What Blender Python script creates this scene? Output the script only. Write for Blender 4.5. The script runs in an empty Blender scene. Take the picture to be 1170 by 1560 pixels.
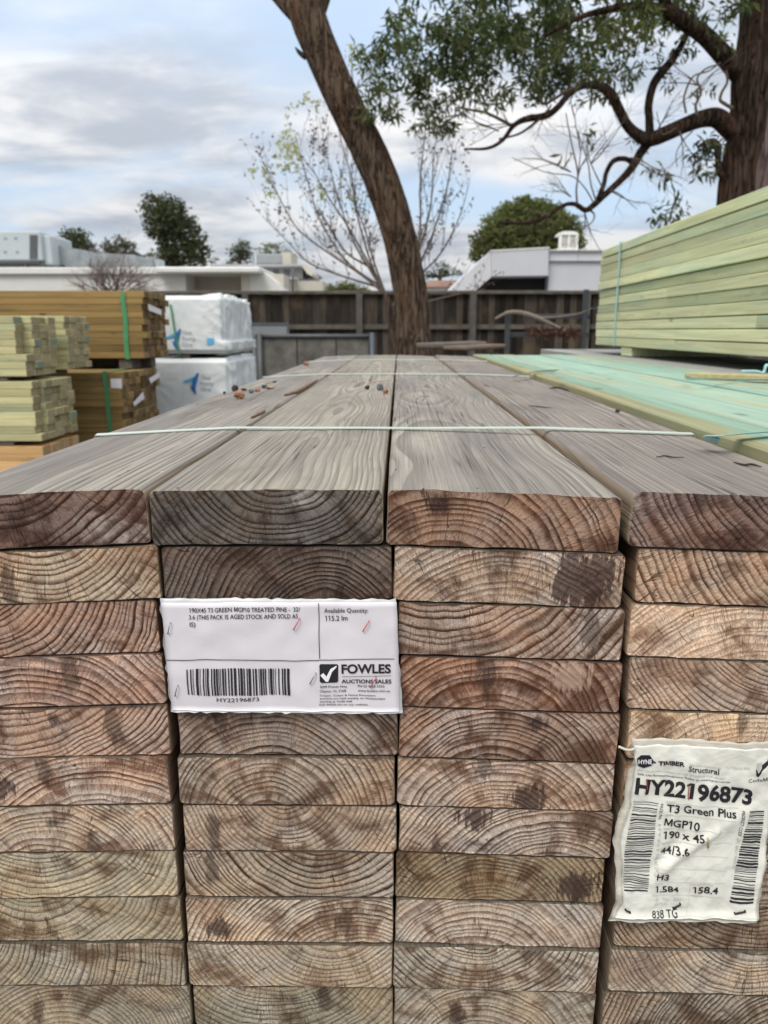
import bpy, bmesh, math, random
import numpy as np
from mathutils import Vector, Matrix, noise as mnoise
R = math.radians
sc = bpy.context.scene
C = sc.collection

# ------------------------------------------------------------------ camera
FPX = 1220.0                       # focal length in pixels of the 1170 x 1560 photograph
YAW, PITCH = R(1.03), R(12.79)
CAM = Vector((0.0, -0.634, 1.325))
cam = bpy.data.cameras.new('camera')
cam.sensor_fit = 'VERTICAL'; cam.sensor_height = 36.0; cam.sensor_width = 27.0
cam.lens = FPX / 1560.0 * 36.0
cam.clip_start = 0.02; cam.clip_end = 3000
cam.dof.use_dof = True; cam.dof.focus_distance = 0.69; cam.dof.aperture_fstop = 11.5
camo = bpy.data.objects.new('camera', cam); C.objects.link(camo)
camo.location = CAM
camo.rotation_euler = (R(90) - PITCH, 0, YAW)
sc.camera = camo
FH = Vector((-math.sin(YAW), math.cos(YAW), 0))
FWD = FH * math.cos(PITCH) + Vector((0, 0, -math.sin(PITCH)))
RIGHT = Vector((math.cos(YAW), math.sin(YAW), 0))
UP = RIGHT.cross(FWD)

def ray(px, py):
    return FWD + RIGHT * ((px - 585.0) / FPX) - UP * ((py - 780.0) / FPX)
def P(px, py, Y):                  # the point seen there at Y metres in front of the camera
    d = ray(px, py); return CAM + d * (Y / d.y)
def PZ(px, py, z):                 # ... at height z
    d = ray(px, py); return CAM + d * ((z - CAM.z) / d.z)
def PX(px, py, x):                 # ... on the upright plane at x
    d = ray(px, py); return CAM + d * ((x - CAM.x) / d.x)

# ------------------------------------------------------------------ node helper
class G:
    def __init__(s, tree): s.t = tree; s.L = tree.links
    def n(s, typ, out=0, props=None, **k):
        nd = s.t.nodes.new(typ)
        for a, b in (props or {}).items(): setattr(nd, a, b)
        for key, v in k.items():
            sock = nd.inputs[int(key[1:])] if key[0] == 'i' and key[1:].isdigit() else nd.inputs[key.replace('_', ' ')]
            if isinstance(v, bpy.types.NodeSocket): s.L.new(v, sock)
            elif hasattr(sock, 'default_value'):
                if isinstance(v, (tuple, list)) and len(v) == 3 and sock.type == 'RGBA': v = tuple(v) + (1,)
                sock.default_value = v
        return nd.outputs[out] if out is not None else nd
    def m(s, op, a, b=0.0, c=0.0):
        nd = s.t.nodes.new('ShaderNodeMath'); nd.operation = op
        for i, v in enumerate((a, b, c)):
            if isinstance(v, bpy.types.NodeSocket): s.L.new(v, nd.inputs[i])
            else: nd.inputs[i].default_value = v
        return nd.outputs[0]
    def v(s, op, a, b=(0, 0, 0), out=0):
        nd = s.t.nodes.new('ShaderNodeVectorMath'); nd.operation = op
        for i, x in enumerate((a, b)):
            if isinstance(x, bpy.types.NodeSocket): s.L.new(x, nd.inputs[i])
            else: nd.inputs[i].default_value = x
        return nd.outputs[out]
    def scale(s, a, f):
        nd = s.t.nodes.new('ShaderNodeVectorMath'); nd.operation = 'SCALE'
        s.L.new(a, nd.inputs[0])
        if isinstance(f, bpy.types.NodeSocket): s.L.new(f, nd.inputs['Scale'])
        else: nd.inputs['Scale'].default_value = f
        return nd.outputs[0]
    def noise(s, vec, scale=1.0, detail=2.0, rough=0.5, dist=0.0, col=False):
        return s.n('ShaderNodeTexNoise', out=1 if col else 0, Vector=vec, Scale=scale, Detail=detail, Roughness=rough, Distortion=dist)
    def smooth(s, x, a, b, lo=0.0, hi=1.0):
        nd = s.t.nodes.new('ShaderNodeMapRange'); nd.interpolation_type = 'SMOOTHSTEP'
        s.L.new(x, nd.inputs[0])
        for i, v in ((1, a), (2, b), (3, lo), (4, hi)):
            if isinstance(v, bpy.types.NodeSocket): s.L.new(v, nd.inputs[i])
            else: nd.inputs[i].default_value = v
        return nd.outputs[0]
    def mix(s, f, a, b, mode='MIX'):
        nd = s.t.nodes.new('ShaderNodeMix'); nd.data_type = 'RGBA'; nd.blend_type = mode
        for i, v in ((0, f), (6, a), (7, b)):
            if isinstance(v, bpy.types.NodeSocket): s.L.new(v, nd.inputs[i])
            else: nd.inputs[i].default_value = v if i == 0 else (tuple(v) + (1,))[:4]
        return nd.outputs[2]
    def ramp(s, f, stops):
        nd = s.t.nodes.new('ShaderNodeValToRGB'); s.L.new(f, nd.inputs[0])
        e = nd.color_ramp.elements
        while len(e) < len(stops): e.new(0.5)
        for el, (p, c) in zip(e, stops):
            el.position = p; el.color = (tuple(c) + (1,))[:4]
        return nd.outputs[0]
    def xyz(s, vec):
        nd = s.t.nodes.new('ShaderNodeSeparateXYZ'); s.L.new(vec, nd.inputs[0]); return nd.outputs
    def comb(s, x, y, z):
        return s.n('ShaderNodeCombineXYZ', X=x, Y=y, Z=z)
    def attr(s, name, kind='OBJECT', out=1):
        return s.n('ShaderNodeAttribute', out=out, props={'attribute_name': name, 'attribute_type': kind})
    def coord(s, out='Object'):
        nd = s.t.nodes.new('ShaderNodeTexCoord'); return nd.outputs[out]
    def bump(s, h, strength=0.3, dist=0.01, normal=None):
        k = dict(Height=h, Strength=strength, Distance=dist)
        if normal is not None: k['Normal'] = normal
        return s.n('ShaderNodeBump', **k)

def lin(*c):
    f = lambda x: (x / 255 / 12.92) if x <= 10.3 else ((x / 255 + 0.055) / 1.055) ** 2.4
    return tuple(f(x) for x in c)

def material(name):
    m = bpy.data.materials.new(name); m.use_nodes = True
    m.node_tree.nodes.clear()
    g = G(m.node_tree)
    bs = g.n('ShaderNodeBsdfPrincipled', out=None)
    o = g.n('ShaderNodeOutputMaterial', out=None, Surface=bs.outputs[0])
    return m, g, bs
def setin(g, bs, **k):
    for key, v in k.items():
        s = bs.inputs[key.replace('_', ' ')]
        if isinstance(v, bpy.types.NodeSocket): g.L.new(v, s)
        elif isinstance(v, tuple) and len(v) == 3 and s.type == 'RGBA': s.default_value = v + (1,)
        else: s.default_value = v

# ------------------------------------------------------------------ sky and sun
SUN_EL, SUN_AZ = R(52), R(205)     # azimuth clockwise from +y: behind the camera, a little to the left
world = bpy.data.worlds.new('World'); sc.world = world; world.use_nodes = True
world.node_tree.nodes.clear()
g = G(world.node_tree)
sky = g.n('ShaderNodeTexSky', props={'sky_type': 'NISHITA', 'sun_disc': False, 'sun_elevation': SUN_EL, 'sun_rotation': SUN_AZ})
d = g.n('ShaderNodeTexCoord', out='Generated')
dx, dy, dz = g.xyz(d)
den = g.m('ADD', g.m('MAXIMUM', dz, 0.0), 0.22)
pl = g.comb(g.m('DIVIDE', dx, den), g.m('MULTIPLY', g.m('DIVIDE', dy, den), 1.5), 3.7)
n1 = g.noise(pl, 0.95, 7.0, 0.52, 0.35)
n2 = g.noise(g.v('ADD', pl, (4.3, 1.7, 9.1)), 2.1, 6.0, 0.55, 0.3)
cover = g.smooth(n1, 0.32, 0.55)                       # how much cloud
shade = g.smooth(n2, 0.36, 0.62)                       # thick and thin cloud
elev = g.m('ADD', 0.72, g.m('MULTIPLY', g.m('MAXIMUM', dz, 0.0), 1.25))   # an overcast sky is brightest overhead
blue = g.mix(1.0, g.scale(sky, 1.35), (0.98, 1.0, 1.04), 'MULTIPLY')
ccol = g.mix(shade, (4.15, 4.55, 5.2), (7.4, 7.4, 7.45))
ccol = g.scale(ccol, elev)
pale = g.mix(0.72, blue, g.scale(g.mix(0.0, (5.0, 6.0, 7.2), (5.0, 6.0, 7.2)), elev))
skyc = g.mix(cover, pale, ccol)
bg = g.n('ShaderNodeBackground', Color=skyc, Strength=0.1)
g.n('ShaderNodeOutputWorld', out=None, Surface=bg)
sun = bpy.data.lights.new('sun', 'SUN'); sun.energy = 1.7; sun.angle = R(24); sun.color = (1.0, 0.95, 0.87)
suno = bpy.data.objects.new('sun', sun); C.objects.link(suno)
sd = Vector((math.sin(SUN_AZ) * math.cos(SUN_EL), math.cos(SUN_AZ) * math.cos(SUN_EL), math.sin(SUN_EL)))
suno.rotation_euler = sd.to_track_quat('Z', 'Y').to_euler(); suno.location = (0, 0, 50)
vs = sc.view_settings
sc.display_settings.display_device = 'sRGB'
vs.view_transform = 'Standard'; vs.look = 'None'; vs.gamma = 1; vs.exposure = 0.42; vs.use_curve_mapping = False
sc.cycles.max_bounces = 6; sc.cycles.transparent_max_bounces = 8
sc.cycles.use_denoising = True

# ------------------------------------------------------------------ object helpers
def tag(o, label=None, cat=None, group=None, kind=None):
    if label: o['label'] = label
    if cat: o['category'] = cat
    if group: o['group'] = group
    if kind: o['kind'] = kind
    return o
def empty(name, loc, label, cat, group=None, rz=0.0):
    o = bpy.data.objects.new(name, None); C.objects.link(o)
    o.location = loc; o.rotation_euler = (0, 0, rz); o.empty_display_size = 0.1
    return tag(o, label, cat, group)
def link(name, me, parent=None, loc=None):
    o = bpy.data.objects.new(name, me); C.objects.link(o)
    if loc is not None: o.location = loc
    if parent is not None: o.parent = parent
    return o

def catmull(pts, n):
    pts = [Vector(p) for p in pts]
    P0 = [2 * pts[0] - pts[1]] + pts + [2 * pts[-1] - pts[-2]]
    out = []
    for i in range(1, len(P0) - 2):
        a, b, c, d = P0[i - 1], P0[i], P0[i + 1], P0[i + 2]
        for k in range(n):
            t = k / n
            out.append(0.5 * ((2 * b) + (c - a) * t + (2 * a - 5 * b + 4 * c - d) * t * t + (3 * b - a - 3 * c + d) * t ** 3))
    out.append(pts[-1]); return out
def lerp_list(vals, n):
    out = []
    for i in range(len(vals) - 1):
        for k in range(n): out.append(vals[i] + (vals[i + 1] - vals[i]) * k / n)
    out.append(vals[-1]); return out

class MB:                          # collects faces, then links them as one mesh object
    def __init__(s, org=(0, 0, 0)): s.v = []; s.f = []; s.mi = []; s.org = Vector(org); s.sm = []
    def add(s, vs, fs, mi=0, smooth=False):
        b = len(s.v); s.v.extend(Vector(x) for x in vs)
        for f in fs:
            s.f.append([b + i for i in f]); s.mi.append(mi); s.sm.append(smooth)
    def box(s, lo, hi, mi=0, M=None):
        x0, y0, z0 = lo; x1, y1, z1 = hi
        vs = [(x0, y0, z0), (x1, y0, z0), (x1, y1, z0), (x0, y1, z0), (x0, y0, z1), (x1, y0, z1), (x1, y1, z1), (x0, y1, z1)]
        if M is not None: vs = [M @ Vector(p) for p in vs]
        s.add(vs, [(0, 3, 2, 1), (4, 5, 6, 7), (0, 1, 5, 4), (1, 2, 6, 5), (2, 3, 7, 6), (3, 0, 4, 7)], mi)
    def prism(s, poly, depth_vec, mi=0):     # an outline with real thickness
        n = len(poly); a = [Vector(p) for p in poly]; d = Vector(depth_vec)
        s.add(a + [p + d for p in a], [tuple(range(n)), tuple(range(2 * n - 1, n - 1, -1))] + [(i, i + n, (i + 1) % n + n, (i + 1) % n) for i in range(n)], mi)
    def tube(s, pts, rad, seg=8, mi=0, cap=True, rough=None):
        pts = [Vector(p) for p in pts]; n = len(pts); vs = []; fs = []
        ref = Vector((0.31, 0.87, 0.39)); prev = None
        for i, p in enumerate(pts):
            t = (pts[min(i + 1, n - 1)] - pts[max(i - 1, 0)]).normalized()
            a = (prev - t * prev.dot(t)) if prev is not None else t.cross(ref)
            a.normalize(); prev = a; b = t.cross(a)
            r = rad[i] if isinstance(rad, (list, tuple)) else rad
            for k in range(seg):
                w = 2 * math.pi * k / seg
                dirn = a * math.cos(w) + b * math.sin(w)
                rr = r * (1 + (rough(p, w, i) if rough else 0))
                vs.append(p + dirn * rr)
        for i in range(n - 1):
            for k in range(seg):
                k2 = (k + 1) % seg
                fs.append((i * seg + k, i * seg + k2, (i + 1) * seg + k2, (i + 1) * seg + k))
        if cap:
            fs.append(tuple(range(seg - 1, -1, -1))); fs.append(tuple((n - 1) * seg + k for k in range(seg)))
        s.add(vs, fs, mi, True)
    def mesh(s, name):
        me = bpy.data.meshes.new(name)
        me.from_pydata([tuple(p - s.org) for p in s.v], [], s.f)
        me.polygons.foreach_set('material_index', s.mi)
        me.polygons.foreach_set('use_smooth', s.sm)
        me.update(); return me
    def build(s, name, mats, parent=None, loc=None):
        me = s.mesh(name)
        for m in (mats if isinstance(mats, (list, tuple)) else [mats]): me.materials.append(m)
        return link(name, me, parent, loc if loc is not None else (s.org if parent is None else None))
def bevelled(o, w=0.003, seg=1):
    md = o.modifiers.new('bevel', 'BEVEL'); md.width = w; md.segments = seg; md.limit_method = 'ANGLE'; md.angle_limit = R(40)
    return o
ORD = 'first second third fourth fifth sixth seventh eighth ninth tenth eleventh twelfth thirteenth fourteenth fifteenth'.split()
# ------------------------------------------------------------------ materials
def simple(name, col, rough=0.6, var=0.12, vscale=6.0, bump=0.0, bscale=60.0, spec=0.4, metal=0.0, stretch=(1, 1, 1)):
    m, g, bs = material(name)
    co = g.v('MULTIPLY', g.coord(), stretch)
    n = g.noise(co, vscale, 6.0, 0.6)
    f = g.smooth(n, 0.25, 0.75)
    c = g.mix(f, tuple(x * (1 - var) for x in col), tuple(min(1, x * (1 + var)) for x in col))
    setin(g, bs, Base_Color=c, Roughness=rough, Specular_IOR_Level=spec, Metallic=metal)
    if bump: setin(g, bs, Normal=g.bump(g.noise(co, bscale, 4.0, 0.6), bump, 0.01))
    return m

# solid pine: growth rings round a pith, cut across on the ends and along on the faces
def rings(g, warp_big=0.016, warp_small=0.0022):
    """returns r-phase pieces for a board in its own coordinates (x width, y length, z thickness)"""
    co = g.coord()
    seed = g.n('ShaderNodeAttribute', out=2, props={'attribute_name': 'seed', 'attribute_type': 'OBJECT'})
    pith = g.attr('pith')
    px_, pz_, sp = g.xyz(pith)
    tilt = g.attr('tilt'); tx, tz, tw = g.xyz(tilt)
    off = g.comb(g.m('MULTIPLY', seed, 3.17), g.m('MULTIPLY', seed, 1.31), g.m('MULTIPLY', seed, 2.23))
    a = g.v('ADD', g.v('MULTIPLY', co, (13.0, 1.1, 13.0)), off)
    w1 = g.v('SUBTRACT', g.noise(a, 1.0, 2.0, 0.5, col=True), (0.5, 0.5, 0.5))
    b = g.v('ADD', g.v('MULTIPLY', co, (75.0, 5.0, 75.0)), off)
    w2 = g.v('SUBTRACT', g.noise(b, 1.0, 2.0, 0.5, col=True), (0.5, 0.5, 0.5))
    w = g.v('ADD', g.scale(w1, warp_big), g.scale(w2, warp_small))
    # the pith wanders along the length, which draws the cathedral figure on the faces
    yy = g.xyz(co)[1]
    lw = g.v('SUBTRACT', g.noise(g.comb(g.m('MULTIPLY', yy, 2.3), g.m('MULTIPLY', seed, 7.7), 0.0), 1.0, 1.0, 0.5, col=True), (0.5, 0.5, 0.5))
    lw = g.scale(lw, tw)
    q = g.v('ADD', g.v('ADD', co, w), lw)
    x, y, z = g.xyz(q)
    X = g.m('SUBTRACT', g.m('SUBTRACT', x, px_), g.m('MULTIPLY', tx, yy))
    Z = g.m('SUBTRACT', g.m('SUBTRACT', z, pz_), g.m('MULTIPLY', tz, yy))
    r = g.m('SQRT', g.m('ADD', g.m('MULTIPLY', X, X), g.m('MULTIPLY', Z, Z)))
    th = g.m('ARCTAN2', Z, X)
    ph = g.m('DIVIDE', r, sp)
    ph = g.m('ADD', ph, g.m('MULTIPLY', g.noise(g.comb(g.m('MULTIPLY', r, 42.0), seed, 0.0), 1.0, 1.5), 4.2))
    return co, off, seed, r, th, ph

def end_grain():
    m, g, bs = material('weathered end grain')
    co, off, seed, r, th, ph = rings(g)
    tone = g.attr('tone', out=0)
    look = g.attr('look'); contrast, grey, dirt = g.xyz(look)
    stain = g.attr('stain'); sx, sz, sr = g.xyz(stain)
    s = g.m('FRACT', ph)
    late = g.m('MULTIPLY', g.smooth(s, 0.30, 0.86), g.smooth(s, 0.90, 1.0, 1.0, 0.0))
    ringvar = g.noise(g.comb(g.m('FLOOR', ph), seed, 0.0), 1.7, 0.0)
    brk = g.noise(g.comb(g.m('MULTIPLY', th, 9.0), g.m('MULTIPLY', r, 60.0), seed), 1.0, 3.0, 0.6)
    late = g.m('MULTIPLY', late, g.m('ADD', 0.35, g.m('MULTIPLY', ringvar, 1.1)))
    late = g.m('MULTIPLY', late, g.smooth(brk, 0.22, 0.55, 0.45, 1.0))
    p3 = g.v('ADD', co, off)
    patch = g.noise(g.v('MULTIPLY', p3, (16, 4, 24)), 1.0, 4.0, 0.6)
    patch2 = g.noise(g.v('ADD', g.v('MULTIPLY', p3, (9, 4, 14)), (5, 5, 5)), 1.0, 4.0, 0.62, 0.6)
    warm = g.mix(g.smooth(patch, 0.36, 0.66), g.mix(1.0, tone, (0.95, 0.99, 1.04), 'MULTIPLY'), g.mix(1.0, tone, (1.10, 1.0, 0.91), 'MULTIPLY'))
    early = g.mix(g.smooth(patch2, 0.50, 0.74), warm, g.mix(0.6, tone, (0.66, 0.58, 0.52)))      # glare off broken fibres, painted in as pale patches
    early = g.mix(g.m('MULTIPLY', g.smooth(patch2, 0.47, 0.30), 0.8), early, g.mix(1.0, tone, (0.55, 0.46, 0.43), 'MULTIPLY'))
    big = g.noise(g.v('ADD', g.v('MULTIPLY', p3, (11, 3, 21)), (9, 2, 4)), 1.0, 5.0, 0.66, 1.0)
    pol = g.noise(g.comb(g.m('MULTIPLY', th, 4.5), g.m('MULTIPLY', r, 26.0), g.m('ADD', seed, 2.0)), 1.0, 3.0, 0.6)
    wth = g.m('ADD', g.m('MULTIPLY', big, 0.6), g.m('MULTIPLY', pol, 0.4))
    early = g.mix(g.m('MULTIPLY', g.smooth(wth, 0.51, 0.38), 0.9), early, g.mix(1.0, tone, (0.30, 0.22, 0.185), 'MULTIPLY'))
    early = g.mix(g.m('MULTIPLY', g.smooth(wth, 0.53, 0.64), 0.8), early, g.mix(1.0, tone, (1.38, 1.32, 1.24), 'MULTIPLY'))
    dark = g.mix(1.0, tone, (0.16, 0.10, 0.078), 'MULTIPLY')
    dred = g.mix(1.0, tone, (0.36, 0.20, 0.135), 'MULTIPLY')
    dark = g.mix(g.smooth(patch, 0.42, 0.7), dark, dred)
    c = g.mix(g.m('MULTIPLY', late, contrast), early, dark)
    # saw marks: fine slanted scuffs, stronger where their bright glance is painted in
    xx, yy, zz = g.xyz(p3)
    rot = g.comb(g.m('ADD', g.m('MULTIPLY', xx, 55.0), g.m('MULTIPLY', zz, 40.0)), g.m('SUBTRACT', g.m('MULTIPLY', zz, 700.0), g.m('MULTIPLY', xx, 520.0)), seed)
    saw = g.noise(rot, 1.0, 2.0, 0.5)
    fine = g.noise(g.v('MULTIPLY', p3, (620, 200, 620)), 1.0, 3.0, 0.65)
    mott = g.m('ADD', g.m('MULTIPLY', g.m('SUBTRACT', saw, 0.5), g.m('ADD', 0.35, g.m('MULTIPLY', g.smooth(patch2, 0.45, 0.68), 0.85))), g.m('MULTIPLY', g.m('SUBTRACT', fine, 0.5), 1.05))
    c = g.mix(1.0, c, g.n('ShaderNodeCombineColor', Red=g.m('ADD', 1.0, mott), Green=g.m('ADD', 1.0, mott), Blue=g.m('ADD', 1.0, mott)), 'MULTIPLY')
    # radial drying checks: few long, many short
    long_ = g.noise(g.comb(g.m('MULTIPLY', th, 16.0), g.m('MULTIPLY', r, 14.0), seed), 1.0, 1.5, 0.5)
    gate = g.smooth(g.noise(g.comb(g.m('MULTIPLY', th, 5.0), g.m('MULTIPLY', r, 30.0), g.m('ADD', seed, 4.0)), 1.0, 1.0), 0.44, 0.58)
    ck = g.m('MULTIPLY', g.smooth(g.m('ABSOLUTE', g.m('SUBTRACT', long_, 0.5)), 0.002, 0.0075, 1.0, 0.0), gate)
    l2 = g.noise(g.comb(g.m('MULTIPLY', th, 34.0), g.m('MULTIPLY', r, 9.0), g.m('ADD', seed, 8.0)), 1.0, 1.0, 0.5)
    ck = g.m('MAXIMUM', ck, g.m('MULTIPLY', g.smooth(g.m('ABSOLUTE', g.m('SUBTRACT', l2, 0.47)), 0.002, 0.010, 1.0, 0.0), 0.6))
    sh = g.noise(g.comb(g.m('MULTIPLY', th, 60.0), g.m('MULTIPLY', r, 110.0), seed), 1.0, 1.0, 0.5)
    ck2 = g.m('MULTIPLY', g.smooth(g.m('ABSOLUTE', g.m('SUBTRACT', sh, 0.52)), 0.006, 0.03, 1.0, 0.0), 0.36)
    check = g.m('MAXIMUM', ck, ck2)
    c = g.mix(g.m('MULTIPLY', check, 0.8), c, g.mix(1.0, tone, (0.10, 0.075, 0.06), 'MULTIPLY'))
    # a dark or a bleached mark with its own shape
    cx, cy, cz = g.xyz(co)
    ex = g.m('SUBTRACT', cx, sx); ez = g.m('MULTIPLY', g.m('SUBTRACT', cz, sz), 1.15)
    dd = g.m('SQRT', g.m('ADD', g.m('MULTIPLY', ex, ex), g.m('MULTIPLY', ez, ez)))
    rag = g.noise(g.v('MULTIPLY', p3, (190, 1, 30)), 1.0, 5.0, 0.7)
    dd = g.m('ADD', dd, g.m('MULTIPLY', g.m('SUBTRACT', rag, 0.5), g.m('MULTIPLY', g.m('ABSOLUTE', sr), 3.2)))
    ms = g.smooth(g.m('SUBTRACT', dd, g.m('ABSOLUTE', sr)), -0.005, 0.002, 1.0, 0.0)
    isd = g.m('GREATER_THAN', sr, 0.0001); isl = g.m('LESS_THAN', sr, -0.0001)
    c = g.mix(g.m('MULTIPLY', g.m('MULTIPLY', ms, isd), 0.93), c, g.mix(0.14, (0.042, 0.021, 0.019), c))
    c = g.mix(g.m('MULTIPLY', g.m('MULTIPLY', ms, isl), 0.5), c, (0.60, 0.43, 0.32))
    st2 = g.attr('stain_b'); s2x, s2z, s2r = g.xyz(st2)
    ax = g.m('MULTIPLY', g.m('SUBTRACT', cx, s2x), 1.6); az = g.m('MULTIPLY', g.m('SUBTRACT', cz, s2z), 0.62)
    d2 = g.m('SQRT', g.m('ADD', g.m('MULTIPLY', ax, ax), g.m('MULTIPLY', az, az)))
    d2 = g.m('ADD', d2, g.m('MULTIPLY', g.m('SUBTRACT', g.noise(g.v('MULTIPLY', p3, (150, 1, 60)), 1.0, 5.0, 0.7), 0.5), g.m('MULTIPLY', s2r, 3.0)))
    m2 = g.m('MULTIPLY', g.smooth(g.m('SUBTRACT', d2, s2r), -0.004, 0.002, 1.0, 0.0), g.m('GREATER_THAN', s2r, 0.0001))
    c = g.mix(g.m('MULTIPLY', m2, 0.86), c, g.mix(0.25, (0.05, 0.03, 0.024), c))
    # specks
    sp_ = g.n('ShaderNodeTexVoronoi', Vector=g.v('MULTIPLY', p3, (1, .2, 1)), Scale=150.0)
    c = g.mix(g.m('MULTIPLY', g.smooth(sp_, 0.05, 0.09, 1.0, 0.0), 0.6), c, (0.02, 0.016, 0.013))
    setin(g, bs, Base_Color=c, Roughness=0.85, Specular_IOR_Level=0.18)
    h = g.m('SUBTRACT', g.m('ADD', g.m('MULTIPLY', late, 0.55), g.m('ADD', g.m('MULTIPLY', fine, 0.35), g.m('MULTIPLY', saw, 0.35))), g.m('MULTIPLY', check, 1.3))
    setin(g, bs, Normal=g.bump(h, 0.75, 0.0014))
    return m

def long_grain(name, grey=True):
    m, g, bs = material(name)
    co, off, seed, r, th, ph = rings(g, 0.0045, 0.0006)
    tone = g.attr('ftone', out=0)
    s = g.m('FRACT', ph)
    late = g.m('MULTIPLY', g.smooth(s, 0.25, 0.9), g.smooth(s, 0.93, 1.0, 1.0, 0.0))
    p3 = g.v('ADD', co, off)
    fib = g.noise(g.v('MULTIPLY', p3, (620, 4.5, 620)), 1.0, 4.0, 0.65)
    fib2 = g.noise(g.v('MULTIPLY', p3, (170, 1.3, 170)), 1.0, 4.0, 0.6)
    blot = g.noise(g.v('MULTIPLY', p3, (9, 2.2, 9)), 1.0, 5.0, 0.6)
    c = g.mix(g.smooth(blot, 0.3, 0.7), g.mix(1.0, tone, (0.72, 0.70, 0.70), 'MULTIPLY'), g.mix(1.0, tone, (1.14, 1.10, 1.03), 'MULTIPLY'))
    dirt = g.noise(g.v('ADD', g.v('MULTIPLY', p3, (26, 5, 26)), (3, 8, 1)), 1.0, 5.0, 0.7, 0.8)
    c = g.mix(g.m('MULTIPLY', g.smooth(dirt, 0.53, 0.70), 0.42), c, g.mix(1.0, tone, (0.62, 0.52, 0.42), 'MULTIPLY'))
    c = g.mix(g.m('MULTIPLY', late, g.m('ADD', 0.36, g.m('MULTIPLY', g.smooth(blot, 0.35, 0.65), 0.34))), c, g.mix(1.0, tone, (0.46, 0.43, 0.42), 'MULTIPLY'))
    mul = g.m('ADD', 1.0, g.m('ADD', g.m('MULTIPLY', g.m('SUBTRACT', fib, 0.5), 1.15), g.m('MULTIPLY', g.m('SUBTRACT', fib2, 0.5), 0.6)))
    c = g.mix(1.0, c, g.n('ShaderNodeCombineColor', Red=mul, Green=mul, Blue=mul), 'MULTIPLY')
    ln = g.noise(g.v('MULTIPLY', p3, (150, 1.3, 150)), 1.0, 1.0, 0.5)
    gt = g.smooth(g.noise(g.v('MULTIPLY', p3, (14, 3.0, 14)), 1.0, 2.0), 0.46, 0.58)
    ck = g.m('MULTIPLY', g.smooth(g.m('ABSOLUTE', g.m('SUBTRACT', ln, 0.5)), 0.004, 0.018, 1.0, 0.0), gt)
    c = g.mix(g.m('MULTIPLY', ck, 0.75), c, g.mix(1.0, tone, (0.16, 0.13, 0.11), 'MULTIPLY'))
    sp_ = g.n('ShaderNodeTexVoronoi', Vector=g.v('MULTIPLY', p3, (1, .45, 1)), Scale=34.0)
    spk = g.smooth(sp_, 0.03, 0.06, 1.0, 0.0)
    c = g.mix(g.m('MULTIPLY', spk, 0.75), c, (0.03, 0.024, 0.02))
    wsp = g.n('ShaderNodeTexVoronoi', Vector=g.v('ADD', g.v('MULTIPLY', p3, (1, .6, 1)), (3.3, 1, 2)), Scale=26.0)
    c = g.mix(g.m('MULTIPLY', g.smooth(wsp, 0.025, 0.05, 1.0, 0.0), 0.6), c, (0.55, 0.53, 0.5))
    # the narrow edges, hidden from the weather, keep some of their honey colour
    nz = g.m('ABSOLUTE', g.xyz(g.n('ShaderNodeTexCoord', out='Normal'))[2])
    c = g.mix(g.smooth(nz, 0.25, 0.75), g.mix(0.8, c, g.attr('etone', out=0)), c)
    setin(g, bs, Base_Color=c, Roughness=0.72, Specular_IOR_Level=0.22)
    h = g.m('SUBTRACT', g.m('ADD', g.m('MULTIPLY', late, 0.5), g.m('MULTIPLY', fib, 0.7)), g.m('ADD', g.m('MULTIPLY', ck, 1.5), g.m('MULTIPLY', spk, 0.8)))
    kn = g.n('ShaderNodeTexVoronoi', out=None, Vector=g.v('MULTIPLY', p3, (3.4, 1.0, 3.4)), Scale=1.5)
    setin(g, bs, Normal=g.bump(h, 0.7, 0.0013))
    return m

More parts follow.
